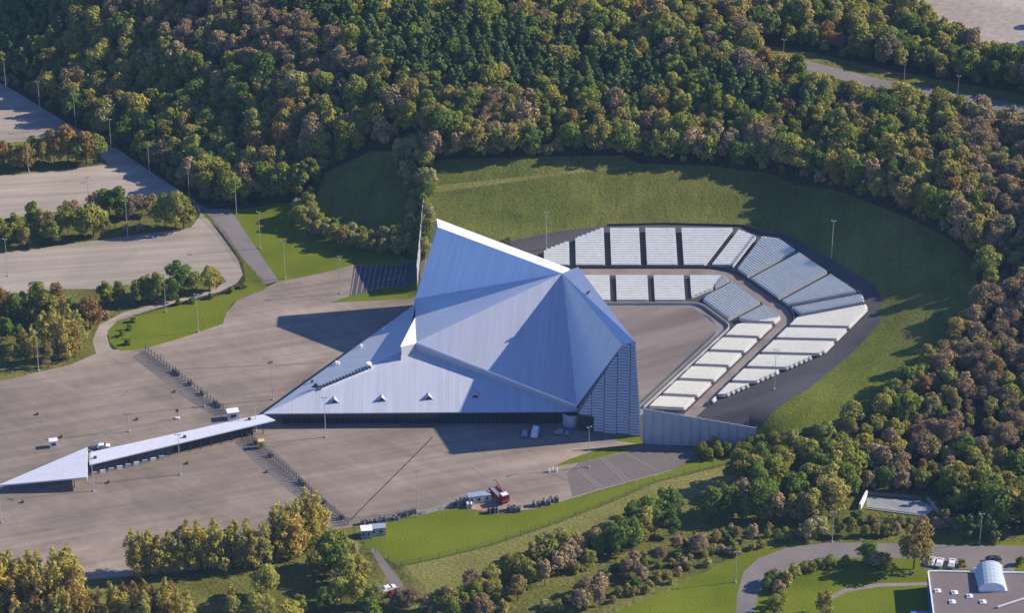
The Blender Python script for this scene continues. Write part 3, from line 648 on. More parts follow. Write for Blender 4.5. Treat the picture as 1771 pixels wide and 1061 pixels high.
MB().box((0, 0, .25), (1.2, .9, .5)).build('foot', 'white_paint', t); MB().tube((0, 0, .5), (0, 0, 3.4), .1, .1).build('pole', 'post', t); MB().box((0, 0, 2.9), (.9, .1, 1.0)).build('board', 'post', t)
for px, py, lab in ((65, 718, 'on the car park left of the arrow canopy'), (106, 757, 'beside the white cube kiosk'), (223, 800, 'just off the covered walk'), (324, 803, 'in front of the covered walk'), (188, 836, 'below the arrow canopy'), (40, 870, 'on the near car park below the arrow tip'), (462, 818, 'beside the near barrier row'), (302, 679, 'beside the far barrier row'), (237, 727, 'on the car park behind the covered walk'), (470, 628, 'on the forecourt near the hall shadow')):
    p = G(px, py); t = thing('planter', 'small dark round planter ' + lab, 'planter', p, 0, 'small round planters'); t['_local'] = 1
    MB().tube((0, 0, 0), (0, 0, .5), .42, .5, 10).build('tub', 'post', t); MB().tube((0, 0, .45), (0, 0, .8), .42, .15, 8).build('shrub', 'forest_floor', t)
# joints, drains and painted lines in the paving
def strip(name, pts, wdt, m, label=None, dz=.006):
    P = [np.array(G(*p)) for p in pts]; mb = MB()
    for a, b in zip(P, P[1:]):
        d = (b - a)[:2]; d = d / np.linalg.norm(d); nn = np.array([-d[1], d[0], 0]) * wdt / 2; u = np.array([0, 0, dz])
        mb.add([a - nn + u, b - nn + u, b + nn + u, a + nn + u], [(0, 1, 2, 3)])
    return tag(mb.build(name, m), kind='structure')
for pts in (((604, 902), (748, 757)), ((1018, 846), (938, 815)), ((250, 606), (420, 752)), ((300, 640), (560, 628)), ((420, 690), (470, 686))): strip('drain_channel', pts, .45, 'plaza_dark' if pts[0][0] != 604 else 'dark_asphalt')
for i in range(13):
    x = 612 + i * 9; strip('bay_line', ((x - 5, 511 - i * 2.2), (x + 4, 459 - i * .9)), .3, 'bay_paint', dz=.008)
for a, b in (((992, 806), (1038, 848)), ((998, 806), (1044, 846)), ((1038, 792), (1082, 834)), ((1044, 792), (1088, 832)), ((1086, 786), (1140, 816))): strip('bay_line', (a, b), .2, 'bay_paint', dz=.008)
# worn joints, tyre tracks and repair strips in the paving
flat('seam_dark', (.165, .134, .106), .95)
for k in range(46):
    px, py = rnd.uniform(20, 980), rnd.uniform(540, 900)
    L = rnd.uniform(50, 190); sl = rnd.choice([-.16, -.2, -.12, -.14, .55, -.75]); pts = [(px + L * t, py + L * t * sl + 5 * math.sin(t * 2.5 + k)) for t in (0, .25, .5, .75, 1)]
    P = np.array([G(*q)[:2] for q in pts]); r_ = region_of(P)
    if any(i < 0 or REG[i][0] != 'forecourt' for i in r_): continue
    if any((Hh[0] < p[0] < 40) and (-78 < p[1] < 0) for p in P): continue
    strip('paving_seam', pts, rnd.choice([.18, .25, .3]), 'seam_dark', dz=.005)
# wire fences and the hedge line
def wire_fence(pts, label, h=1.8, step=4.0):
    P = [np.array(G(*p)) for p in pts]; root = thing('wire_fence', label, 'fence', P[0])
    for a, b in zip(P, P[1:]):
        L = np.linalg.norm(b - a); k = max(1, int(L / step))
        for i in range(k):
            p = a + (b - a) * i / k; q = a + (b - a) * (i + 1) / k; MB().box((p[0], p[1], p[2] + h / 2 - .1), (.1, .1, h + .2)).build('post', 'wire', root)
            mb = MB()
            for j in range(7):
                z = .12 + j * (h - .2) / 6; mb.tube(p + [0, 0, z], q + [0, 0, z], .022, .022, 3)
            mb.build('mesh_panel', 'wire', root)
wire_fence(((694, 981), (760, 967), (850, 945), (950, 911), (1060, 869), (1130, 837), (1210, 815), (1325, 789)), 'dark wire fence along the lower edge of the bright front lawn')
wire_fence(((628, 946), (694, 981 + 2), (738, 1030)), 'dark wire fence running from the site cabin along the footpath', 1.9)
wire_fence(((347, 366), (388, 405), (422, 456), (462, 497)), 'dark wire fence between the terrace car park and the ramp road', 1.6)
wire_fence(((204, 557), (260, 540), (330, 523), (402, 506)), 'low wire fence along the inner edge of the curved drive', 1.2)

# ------------------------------------------------------------------ vehicles and stored gear
def car(px, py, rz, m, label, group=None, van=False):
    p = G(px, py); t = thing('van' if van else 'car', label, 'van' if van else 'car', p, rz, group); t['_local'] = 1
    L, W, Hh_ = (5.4, 2.0, 2.3) if van else (4.3, 1.8, 1.45)
    sil = [(-L / 2, .35), (L / 2, .35), (L / 2, .8), (L / 2 - .3, .95)] + ([(L / 2 - .9, 1.1), (L / 2 - 1.5, Hh_), (-L / 2 + .1, Hh_)] if van else [(L / 2 - 1.25, 1.0), (L / 2 - 1.9, Hh_), (-L / 2 + .9, Hh_), (-L / 2 + .25, 1.0)]) + [(-L / 2, .9)]
    n = len(sil); inn = [.0 if z < 1.05 else .16 for x, z in sil]
    vs = [(x, -W / 2 + i_, z) for (x, z), i_ in zip(sil, inn)] + [(x, W / 2 - i_, z) for (x, z), i_ in zip(sil, inn)]
    MB().add(vs, [tuple(range(n)), tuple(range(2 * n - 1, n - 1, -1))] + [(i, i + n, (i + 1) % n + n, (i + 1) % n) for i in range(n)]).build('body', m, t)
    xa = L / 2 - (1.22 if van else 1.55)
    MB().box((xa, 0, Hh_ - .32), (.5, W - .5, .5)).build('windscreen', 'glass', t)
    for s in (-1, 1): MB().box((.0 if not van else 1.0, s * (W / 2 - .07), Hh_ - .33), (1.9 if not van else .9, .1, .34)).build('side_window', 'glass', t)
    for x in (-L / 2 + .8, L / 2 - .8):
        for s in (-1, 1):
            wl = MB().tube((x, s * (W / 2 - .2), .33), (x, s * (W / 2 + .03), .33), .33, .33, 10).build('wheel', 'black', t)
            MB().tube((x, s * (W / 2 + .031), .33), (x, s * (W / 2 + .05), .33), .18, .18, 8).build('rim', 'pole', wl, org=(0, 0, 0))
    for s in (-1, 1): MB().box((L / 2 + .005, s * .6, .68), (.05, .35, .16)).build('headlight', 'skylight', t)
car(1612, 975, R(70), 'car_white', 'white car parked closest to the orange tree by the blue building', 'white cars by the blue building')
car(1625, 977, R(72), 'car_white', 'white car parked between two other white cars by the blue building', 'white cars by the blue building')
car(1646, 978, R(75), 'car_white', 'white car parked farthest from the orange tree, by the blue building', 'white cars by the blue building')
car(1718, 971, R(10), 'car_dark', 'dark car parked beyond the vaulted skylight of the blue building')
car(926, 752, R(80), 'car_white', 'white van parked in the shade before the foyer', van=True); car(908, 752, R(85), 'car_grey', 'grey car beside the white van in the foyer shade')
car(972, 752, R(-15), 'car_grey', 'silver car parked near the dark loading door', van=False)
car(178, 776, R(10), 'car_white', 'white car behind the covered walk beside the arrow canopy'); car(163, 781, R(10), 'car_dark', 'dark car behind the covered walk beside the arrow canopy')
car(672, 1022, R(30), 'car_white', 'white car parked at the end of the footpath by the shrubs'); car(684, 1030, R(20), 'red', 'dark red car parked beside a white car by the shrubs')
# red lorry with loading crane
p = G(864, 864); t = thing('crane_lorry', 'red lorry with a folded loading crane at the edge of the front lawn', 'lorry', p, R(-62)); t['_local'] = 1
MB().box((-.6, 0, 1.0), (8.0, 2.4, .4)).build('chassis', 'red', t)
cab = MB().box((2.9, 0, 2.2), (2.0, 2.4, 2.2)).build('cab', 'red', t); MB().box((3.92, 0, 2.6), (.06, 2.1, .9)).build('windscreen', 'glass', cab, org=(0, 0, 0)); MB().box((2.9, 0, 3.36), (1.7, 2.0, .1)).build('roof_panel', 'car_white', cab, org=(0, 0, 0))
for s in (-1, 1): MB().box((-1.5, s * 1.17, 1.6), (6.0, .08, .8)).build('side_board', 'red', t)
MB().box((-1.5, 0, 1.35), (5.8, 2.2, .3)).build('load', 'car_grey', t)
MB().tube((1.4, 0, 1.2), (1.4, 0, 3.6), .28, .22, 8).build('crane_post', 'red', t); MB().tube((1.4, 0, 3.6), (-2.6, .4, 4.6), .2, .14, 6).build('crane_arm', 'red', t); MB().tube((-2.6, .4, 4.6), (-5.4, .7, 3.4), .14, .1, 6).build('crane_arm', 'dark_metal', t)
for x in (-3.6, -2.4, 2.7):
    for s in (-1, 1): MB().tube((x, s * .85, .5), (x, s * 1.22, .5), .5, .5, 12).build('wheel', 'black', t)
def cabin(px, py, rz, size, m, roofm, label):
    p = G(px, py); t = thing('site_cabin', label, 'cabin', p, rz); t['_local'] = 1; a, b, h = size
    MB().box((0, 0, h / 2), (a, b, h)).build('wall', m, t); MB().box((0, 0, h + .06), (a + .1, b + .1, .12)).build('roof', roofm, t)
    for x in (-a * .28, a * .18): MB().box((x, -b / 2 - .02, h * .58), (a * .16, .06, h * .3)).build('window', 'glass', t)
    MB().box((a * .38, -b / 2 - .02, h * .42), (.8, .06, h * .78)).build('door', 'panel', t)
cabin(634, 928, .12, (3.2, 3.0, 2.6), 'blue_grey', 'white_paint', 'site cabin with white roof at the corner of the front lawn')
cabin(653, 924, .15, (4.6, 2.6, 2.5), 'tarp', 'tarp', 'grey-roofed site cabin beside the white-roofed one')
cabin(822, 869, .25, (4.6, 2.4, 2.5), 'tarp', 'blue_grey', 'blue-grey container next to the red lorry')
cabin(838, 866, .25, (3.4, 2.4, 2.2), 'tarp', 'tarp', 'green-grey container between the blue-grey one and the lorry')
for i in range(13):
    px = 732 + i * 5.0; p = G(px, 889 - i * 1.35); t = thing('concrete_block', 'pale concrete barrier block in the row edging the front lawn', 'barrier', p, R(20) + rnd.uniform(-.1, .1), 'row of pale barrier blocks'); t['_local'] = 1
    MB().add([(-.7, -.4, 0), (.7, -.4, 0), (.7, .4, 0), (-.7, .4, 0), (-.7, -.14, .95), (.7, -.14, .95), (.7, .14, .95), (-.7, .14, .95)], [(4, 5, 6, 7), (0, 1, 5, 4), (1, 2, 6, 5), (2, 3, 7, 6), (3, 0, 4, 7)]).build('block', 'concrete', t)
def pile(px, py, size, m, label, cat='stack', name='stacked_crates', grp=None):
    p = G(px, py); t = thing(name, label, cat, p, rnd.uniform(-.3, .3), grp); t['_local'] = 1; a, b, h = size
    for i in range(3):
        MB().box(((i - 1) * a / 3, rnd.uniform(-.1, .1), h * (.5 - .12 * (i == 1))), (a / 3 - .06, b, h * (1 - .24 * (i == 1))), rnd.uniform(-.08, .08)).build('crate', m if i != 1 else 'tarp', t)
for px, py in ((612 + 18, 907), (645, 905), (655, 907), (662, 903), (672, 901), (684, 899), (692, 896), (704, 893), (715, 889)): pile(px, py, (rnd.uniform(1.4, 2.2), 1.2, rnd.uniform(1.0, 1.9)), 'post', 'dark stack of gear along the lawn edge near the white-roofed cabin', grp='dark gear near the cabins')
for px, py in ((793, 877), (800, 874), (806, 873)): pile(px, py, (1.9, 1.4, 2.0), 'dark_metal', 'dark stack of gear at the end of the pale block row', grp='dark gear at the block row')
pile(812, 878, (1.6, 1.4, 1.5), 'white_paint', 'white bin standing by the bare earth patch', 'bin', 'storage_bin')
for px, py in ((848, 888), (856, 887)): pile(px, py, (1.6, 1.2, 1.5), 'black', 'black bins on the lawn below the red lorry', 'bin', 'storage_bin', 'black bins')
for px, py in ((885, 884), (893, 884), (928, 876), (945, 872), (958, 868)): pile(px, py, (2.6, 1.6, 1.5), 'post', 'heap of dark gear on the verge beyond the red lorry', grp='heaps on the verge')
for px, py in ((945, 815), (951, 813), (958, 813)):
    p = G(px + 5, py + 3); t = thing('bollard', 'white bollard at the tip of the small lawn', 'bollard', p, 0, 'white bollards'); t['_local'] = 1; MB().tube((0, 0, 0), (0, 0, 1.2), .22, .18, 8).build('post', 'white_paint', t); MB().tube((0, 0, 1.2), (0, 0, 1.35), .25, .1, 8).build('cap', 'white_paint', t)

# ------------------------------------------------------------------ flat-roofed building, lower right
bz = 5.0; c1_ = at(1605, 990, bz); c2_ = at(1840, 994, bz); c3_ = at(1840, 1120, bz); c4_ = at(1622, 1120, bz)
bo = thing('blue_building', 'flat brown-roofed building with bright blue walls and a vaulted skylight', 'building', (c1_[0], c1_[1], 0))
pl = [c1_[:2], c4_[:2], c3_[:2], c2_[:2]]
MB().prism(pl, -.2, bz - .25).build('wall', 'blue', bo)
MB().prism(pl, bz - .249, bz).build('roof', 'roof_brown', bo)
pw_ = MB()
for a, b in zip(pl, pl[1:] + pl[:1]):
    d = b - a; c = (a + b) / 2; pw_.box((c[0], c[1], bz + .16), (np.linalg.norm(d) + .3, .35, .5), math.atan2(d[1], d[0]))
pw_.build('parapet', 'white_paint', bo)
k0 = at(1692, 1024, bz); k1 = at(1688, 986, bz); kw = 7.2; sk = MB(); ns = 10
dl = (k1 - k0)
for j in range(6):
    for i in range(ns):
        q = []
        for jj in (j, j + 1):
            for ii in (i, i + 1):
                a = math.pi * ii / ns; pnt = k0 + dl * jj / 6; q.append((pnt[0] + kw / 2 - math.cos(a) * kw / 2, pnt[1], bz + .4 + math.sin(a) * 2.4))
        sk.add(q, [(0, 1, 3, 2)])
so_ = sk.build('vaulted_skylight', 'skylight', bo)
rb = MB()
for j in range(7):
    pnt = k0 + dl * j / 6
    for i in range(ns):
        a, a2 = math.pi * i / ns, math.pi * (i + 1) / ns
        rb.tube((pnt[0] + kw / 2 - math.cos(a) * kw / 2, pnt[1], bz + .42 + math.sin(a) * 2.42), (pnt[0] + kw / 2 - math.cos(a2) * kw / 2, pnt[1], bz + .42 + math.sin(a2) * 2.42), .09, .09, 4)
rb.build('rib', 'white_paint', so_, org=(c1_[0], c1_[1], 0))
gb_ = MB()
for pnt in (k0, k1): gb_.add([(pnt[0] + kw / 2 - math.cos(math.pi * i / ns) * kw / 2, pnt[1], bz + .4 + math.sin(math.pi * i / ns) * 2.38) for i in range(ns + 1)], [tuple(range(ns + 1))])
gb_.box((k0[0] + kw / 2 + dl[0] / 2, k0[1] + dl[1] / 2, bz + .2), (kw + .4, dl[1] + .4, .4)); gb_.build('skylight_base', 'white_paint', so_, org=(c1_[0], c1_[1], 0))
for px, py in ((1622, 1024), (1651, 1027), (1677, 1033), (1647, 1043), (1700, 1043)):
    p = at(px, py, bz); MB().box((p[0], p[1], bz + .15), (1.7, 1.7, .3)).tube((p[0], p[1], bz + .3), (p[0], p[1], bz + .75), .8, .35, 10).build('dome_light', 'white_paint', bo)
MB().tube(at(1725, 1051, bz + .4), at(1790, 1030, bz + .4), .3, .3, 8).build('roof_duct', 'panel', bo)
for i in range(6):
    a = c1_[:2] + (c4_[:2] - c1_[:2]) * (i + .5) / 6; MB().box((a[0] - .02, a[1], 2.9), (.12, 1.8, 1.4), .0).build('window', 'glass', bo)
q = [at(1575, 1059, 3.0), at(1612, 1058, 3.0), at(1614, 1090, 3.0), at(1577, 1090, 3.0)]; MB().slab(q, .3).build('porch_roof', 'blue', bo)
# basin with a weir
pz = 0.05
def gp(px, py): return at(px, py, 0)
ba = thing('retaining_basin', 'concrete basin of still water with a dark culvert wall among the trees', 'basin', gp(1545, 880))
wq = [gp(1498, 878), gp(1602, 892), gp(1618, 880), gp(1592, 868), gp(1500, 860)]
MB().prism([p[:2] for p in wq], -.1, .12).build('water', 'water', ba)
def wall_between(a, b, h, th, m, name, par): c = (a + b) / 2; MB().box((c[0], c[1], h / 2 - .2), (np.linalg.norm((b - a)[:2]), th, h + .4), math.atan2(b[1] - a[1], b[0] - a[0])).build(name, m, par)
wall_between(gp(1487, 882), gp(1499, 858), 1.8, .6, 'white_paint', 'wing_wall', ba); wall_between(gp(1499, 857), gp(1594, 866), 1.3, .5, 'post', 'culvert_wall', ba)
wall_between(gp(1604, 866), gp(1626, 893), 1.0, .4, 'concrete', 'weir_walk', ba); wall_between(gp(1496, 881), gp(1602, 895), .3, .3, 'concrete', 'rim', ba)

# ------------------------------------------------------------------ trees
def crown_mesh(name, m, lobes, n, size, aspect=1.0, seed=0, upbias=.25, inner=.0, spread=.4):
    """leaf clumps spread over and through a set of lobes; 'tone' varies leaf by leaf"""
    r = np.random.default_rng(seed); L = np.array(lobes, float); area = (L[:, 3] * L[:, 4]); pick = r.choice(len(L), n, p=area / area.sum())
    d = r.normal(size=(n, 3)); d[:, 2] += upbias; d /= np.linalg.norm(d, axis=1)[:, None]
    rad = np.where(r.random(n) < inner, r.uniform(.3, .8, n), r.uniform(.82, 1.08, n))
    lb = L[pick]; c = lb[:, :3] + d * rad[:, None] * np.stack([lb[:, 3], lb[:, 3], lb[:, 4]], 1)
    nn = d + r.normal(size=(n, 3)) * spread; nn /= np.linalg.norm(nn, axis=1)[:, None]
    a = np.cross(nn, r.normal(size=(n, 3))); a /= np.linalg.norm(a, axis=1)[:, None]; b = np.cross(nn, a)
    s = size * r.uniform(.6, 1.35, n)[:, None] / 2; a = a * s; b = b * s * aspect
    # ragged clump: a kinked quad
    k = nn * s * r.uniform(-.5, .5, (n, 1))
    V = np.stack([c - a - b * .6, c + a * .7 - b + k, c + a + b * .8, c - a * .8 + b + k], 1).reshape(-1, 3)
    me = bpy.data.meshes.new(name); me.from_pydata(V.tolist(), [], [(4 * i, 4 * i + 1, 4 * i + 2, 4 * i + 3) for i in range(n)])
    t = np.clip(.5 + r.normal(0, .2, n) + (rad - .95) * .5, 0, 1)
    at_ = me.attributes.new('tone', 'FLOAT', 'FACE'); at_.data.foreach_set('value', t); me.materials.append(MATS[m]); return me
def trunk_mesh(name, h, r0, limbs, seed, slim=False):
    r = random.Random(seed); mb = MB(); p = Vector((0, 0, -.3)); k = 4
    for i in range(k):
        q = Vector((r.uniform(-.12, .12) * i, r.uniform(-.12, .12) * i, h * (i + 1) / k)); mb.tube(p, q, r0 * (1 - .2 * i), r0 * (1 - .2 * (i + 1)), 6); p = q
    for i in range(limbs):
        z = h * r.uniform(.45, .9); a = r.uniform(0, 6.28); L = h * r.uniform(.22, .4) * (.32 if slim else 1)
        mb.tube((0, 0, z), (math.cos(a) * L, math.sin(a) * L, z + L * .7), r0 * .38, r0 * .1, 5)
    return mb.mesh(name, 'bark')
def round_lobes(h, w, seed, n=20, lo=.26):
    r = random.Random(seed); out = [(0, 0, h * .62, w * .30, h * .26)]
    for i in range(n):
        a = r.uniform(0, 6.28); t = r.random(); z = h * (lo + (.93 - lo) * t); k = w / 2 * math.sqrt(max(.05, 1 - (2 * (t - .42)) ** 2 * .8)) * r.uniform(.45, .8)
        s = w * r.uniform(.10, .2); out.append((math.cos(a) * k, math.sin(a) * k, min(z, h - s * .8), s, s * r.uniform(.75, 1.0)))
    return out
def slender_lobes(h, w, seed):
    r = random.Random(seed); out = []
    for i in range(24):
        t = (i + .5) / 24; k = w / 2 * (math.sin(math.pi * min(1, .14 + t * .86)) ** .6); a = r.uniform(0, 6.28); q = k * r.uniform(.2, .75)
        out.append((math.cos(a) * q, math.sin(a) * q, h * (.12 + .84 * t), max(.3, k * r.uniform(.3, .55)), h * r.uniform(.05, .09)))
    return out
def pine_lobes(h, w, seed):
    r = random.Random(seed); out = []
    for i in range(14):
        t = i / 13; a = r.uniform(0, 6.28); k = w / 2 * (1 - t) ** .7 * r.uniform(.5, .9); s = w * (.10 + .13 * (1 - t))
        out.append((math.cos(a) * k, math.sin(a) * k, h * (.38 + .58 * t), s, s * .75))
    return out
SHAPES = {}       # kind -> list of (trunk mesh, crown mesh, nominal height)
def make_kind(kind, leaf, form, nv, h, w, n, size, aspect=1.0, **k):
    L = []
    for v in range(nv):
        sd = hash((len(SHAPES), v)) % 1000 + v * 17 + len(SHAPES) * 101
        f = {'round': round_lobes, 'slender': slender_lobes, 'pine': pine_lobes, 'shrub': lambda a, b, c: round_lobes(a, b, c, 13, .12)}[form]
        hv, wv = h * (1 + .12 * math.sin(v * 2.1)), w * (1 + .15 * math.cos(v * 1.7))
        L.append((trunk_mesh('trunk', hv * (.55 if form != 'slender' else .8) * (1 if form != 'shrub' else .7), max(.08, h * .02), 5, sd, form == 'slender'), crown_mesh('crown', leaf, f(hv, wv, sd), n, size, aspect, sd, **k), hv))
    SHAPES[kind] = L
for nm in ('green', 'olive', 'yellow', 'orange', 'brown', 'grey'):
    make_kind('round_' + nm, 'leaf_' + nm, 'round', 5, 10.0, 7.4, 1700, .56, .8)
make_kind('bare', 'leaf_brown', 'round', 4, 10.0, 9.6, 3000, .9, .22, inner=.6, spread=1.2)
make_kind('bare_grey', 'leaf_grey', 'round', 3, 10.0, 7.5, 1400, .8, .35, inner=.4, spread=1.0)
make_kind('poplar_yellow', 'leaf_poplar', 'slender', 4, 12.5, 4.8, 900, .48, .75, inner=.3); make_kind('poplar_olive', 'leaf_poplar_green', 'slender', 4, 12.0, 4.6, 900, .48, .75, inner=.3)
make_kind('poplar_orange', 'leaf_orange', 'slender', 3, 11.5, 4.4, 800, .48, .7, inner=.3)
make_kind('pine', 'leaf_pine', 'pine', 4, 13.0, 6.6, 1300, .68, .7)
for nm in ('green', 'olive', 'brown', 'grey', 'yellow'): make_kind('shrub_' + nm, 'leaf_' + nm, 'shrub', 3, 4.2, 4.8, 800, .45, .8)

WORD = {'round_green': 'green leafy tree', 'round_olive': 'olive-green broad tree', 'round_yellow': 'yellowing broad tree', 'round_orange': 'orange autumn tree', 'round_brown': 'brown-leaved tree', 'round_grey': 'grey-green willow-like tree',
        'bare': 'nearly bare brown tree', 'bare_grey': 'thin grey twiggy tree', 'poplar_yellow': 'slender yellow poplar', 'poplar_olive': 'slender olive-green poplar', 'poplar_orange': 'slender orange-brown poplar', 'pine': 'dark green pine',
        'shrub_green': 'low green shrub', 'shrub_olive': 'low olive shrub', 'shrub_brown': 'low brown shrub', 'shrub_grey': 'low grey-green shrub', 'shrub_yellow': 'low yellowish shrub'}
TREE_XY = []
def tree(kind, p, h, where, grp):
    tm, cm, nh = rnd.choice(SHAPES[kind]); s = h / nh
    shrub = kind.startswith('shrub'); name = 'shrub' if shrub else 'poplar_tree' if 'poplar' in kind else 'pine_tree' if kind == 'pine' else 'tree'
    o = thing(name, WORD[kind] + ' ' + where, 'shrub' if shrub else 'tree', (p[0], p[1], float(Z(p[0], p[1])) - .05), rnd.uniform(0, 6.28), grp + ', ' + WORD[kind].split(' ', 1)[-1] + 's ' + kind.split('_')[-1])
    wv = s * rnd.uniform(.88, 1.15); o.scale = (wv, wv, s)
    link('trunk', tm, o); link('crown', cm, o); TREE_XY.append((p[0], p[1], .35 * h))
def scatter(poly, n, kinds, hr, where, grp, mind=3.2):
    P = np.array(poly, float); lo, hi = P.min(0), P.max(0); got = []; tries = 0
    ks = [k for k, w_ in kinds for _ in range(w_)]
    while len(got) < n and tries < n * 60:
        tries += 1; q = (rnd.uniform(lo[0], hi[0]), rnd.uniform(lo[1], hi[1]))
        if not inpoly(np.array([q]), P)[0]: continue
        g = G(*q)
        if any((g[0] - a) ** 2 + (g[1] - b) ** 2 < mind ** 2 for a, b in got): continue
        got.append((g[0], g[1])); k = rnd.choice(ks); h = rnd.uniform(*hr) * (.42 if k.startswith('shrub') and hr[1] > 6.5 else 1)
        tree(k, g, h, where, grp)
def row(items, where, grp):
    for kind, px, py, h in items: tree(kind, G(px, py), h, where, grp)
RG, RO, RY, RN, RB, RW = 'round_green', 'round_olive', 'round_yellow', 'round_orange', 'round_brown', 'round_grey'
row([(RN, 8, 292, 11), (RO, 28, 290, 10), (RN, 46, 293, 10.5), (RG, 62, 283, 11), (RO, 78, 286, 10), (RN, 94, 282, 13), (RO, 106, 284, 11), (RN, 118, 280, 14), (RG, 132, 284, 11), (RN, 150, 284, 12.5), (RO, 166, 283, 11.5)], 'on the planted strip between the upper two terraces', 'upper planted strip')
row([(RG, 8, 424, 10), (RG, 30, 418, 11), (RO, 44, 428, 8), (RG, 60, 404, 12), (RO, 78, 412, 11), (RG, 92, 424, 9), (RG, 118, 404, 10), ('bare', 122, 392, 10), (RG, 148, 412, 13), (RO, 162, 410, 12), (RG, 178, 408, 9), ('bare', 172, 372, 9), (RG, 190, 374, 11), (RG, 206, 378, 12), ('bare', 226, 376, 8), ('bare', 246, 374, 8), ('bare_grey', 262, 372, 8), (RG, 286, 394, 13), (RO, 304, 400, 16), (RG, 318, 396, 14), ('shrub_brown', 218, 402, 3), ('shrub_brown', 242, 400, 3)], 'on the planted strip between the lower two terraces', 'middle planted strip')
row([(RG, 186, 528, 9), (RG, 206, 524, 8), (RG, 240, 526, 9), (RG, 256, 522, 10), (RG, 274, 524, 11), (RG, 296, 520, 9), (RG, 308, 508, 12), (RO, 340, 508, 8), (RY, 362, 502, 9), (RO, 374, 500, 7.5), ('shrub_brown', 186, 552, 3)], 'beside the curved drive below the lowest terrace', 'trees by the curved drive')
row([(RN, 156, 568, 11), (RY, 138, 570, 9), (RN, 6, 548, 11), (RG, 28, 552, 9), (RO, 44, 548, 9), (RG, 66, 544, 12), (RG, 80, 560, 12), (RN, 100, 548, 12), (RG, 126, 566, 10), ('poplar_olive', 78, 610, 15), ('poplar_orange', 100, 622, 14), ('poplar_olive', 116, 624, 16), ('poplar_olive', 96, 606, 16), ('poplar_orange', 130, 618, 13), ('poplar_olive', 122, 600, 15), ('poplar_orange', 44, 626, 12), ('poplar_orange', 84, 636, 10), ('poplar_olive', 60, 620, 12), (RG, 12, 590, 9), (RO, 20, 630, 7), (RG, 36, 600, 8), ('poplar_yellow', 138, 604, 14)], 'in the left planting beside the forecourt', 'left planting')
for px, py in ((224, 571), (232, 557), (212, 582), (222, 596), (308, 528), (334, 524), (400, 506), (422, 498), (365, 517)): tree('shrub_green', G(px, py), 2.2, 'along the drive edge of the lower lawn', 'lawn edge shrubs')
PK = [('poplar_yellow', 5), ('poplar_olive', 4), ('poplar_orange', 1)]
scatter([(228, 990), (460, 972), (480, 940), (548, 926), (556, 948), (470, 985), (235, 1006)], 46, PK, (12, 16.5), 'in the row along the near edge of the forecourt', 'front poplar row', 2.2)
scatter([(-30, 1030), (140, 1026), (150, 1060), (-30, 1075)], 36, PK, (12, 17), 'in the clump beside the near car park corner', 'corner poplars', 2.4)
scatter([(150, 1068), (310, 1058), (330, 1088), (20, 1100)], 42, PK + [('poplar_orange', 3)], (9, 13), 'in the young stand below the front row', 'young poplars', 2.2)
scatter([(400, 1040), (480, 1010), (480, 1085), (390, 1085)], 6, [(RO, 2), ('poplar_olive', 1), (RG, 1)], (8, 12), 'on the grass below the front poplar row', 'front grass trees')
row([(RG, 568, 985, 12), (RG, 592, 978, 11), (RG, 582, 1002, 10), (RW, 612, 968, 6), (RG, 552, 1000, 9), (RO, 600, 1015, 10), (RO, 626, 1010, 9), (RY, 622, 1050, 11), (RG, 560, 1060, 8), (RO, 590, 1050, 9), (RG, 520, 1065, 7), (RY, 500, 1090, 9), (RO, 648, 1048, 7), ('bare', 690, 1052, 6), ('bare', 712, 1050, 6), (RG, 642, 1080, 9), ('shrub_brown', 706, 1038, 3), (RB, 740, 1060, 6)], 'beside the footpath below the site cabins', 'footpath trees')
scatter([(770, 1052), (860, 1005), (960, 955), (1040, 945), (1040, 985), (930, 1020), (860, 1068), (770, 1075)], 36, [(RB, 2), ('bare', 1), (RO, 4), (RG, 3), (RY, 1), ('shrub_olive', 2)], (5.5, 9), 'in the scrub below the dry grass', 'scrub below the dry grass', 3.4)
scatter([(1046, 962), (1080, 928), (1160, 888), (1170, 925), (1085, 968)], 11, [(RG, 5), (RO, 1)], (8, 12), 'in the dense clump beside the dry grass corner', 'dense green clump', 3.2)
scatter([(1060, 985), (1180, 930), (1320, 915), (1420, 920), (1260, 965), (1120, 1030), (960, 1075), (900, 1075)], 84, [('shrub_olive', 6), ('shrub_brown', 2), ('shrub_green', 4), ('bare', 1), (RB, 1), ('shrub_grey', 2)], (4.5, 7.5), 'in the brush above the curving road', 'brush above the road', 2.2)
scatter([(1225, 905), (1235, 860), (1330, 822), (1460, 800), (1474, 895), (1380, 912)], 28, [(RG, 5), (RO, 3), (RY, 1), (RB, 1)], (8.5, 13), 'in the copse between the lawn end and the basin', 'copse by the basin', 4.0)
scatter([(1340, 806), (1410, 785), (1500, 750), (1560, 760), (1560, 830), (1450, 806), (1345, 826)], 28, [(RO, 3), (RG, 2), (RB, 2), ('bare', 1), (RY, 1)], (7, 10.5), 'on the outer slope below the sunlit bank', 'outer slope trees', 4.0)
scatter([(1214, 786), (1300, 776), (1345, 768), (1350, 780), (1220, 797)], 28, [(RG, 3), ('shrub_green', 1)], (3.6, 5.2), 'in the dark hedge at the foot of the panelled wall', 'hedge at the wall foot', 2.4)
for px, py in ((1326, 1020), (1336, 1010), (1345, 1024), (1350, 1005), (1362, 1012), (1352, 1040), (1340, 1050), (1374, 998), (1390, 990), (1402, 988), (1418, 984), (1434, 982), (1462, 978), (1500, 975), (1510, 978), (1528, 980)): tree(rnd.choice(['shrub_green', 'shrub_olive', 'shrub_olive', 'shrub_brown']), G(px, py), rnd.uniform(3, 4.6), 'along the inner verge of the curving road', 'verge shrubs')
row([(RN, 1580, 985, 15.5)], 'standing alone by the white cars', 'lone orange tree')
row([(RO, 1425, 1066, 8), (RG, 1345, 1064, 6.5), (RG, 1500, 974, 7)], 'on the lawn inside the road curve', 'inner lawn trees')
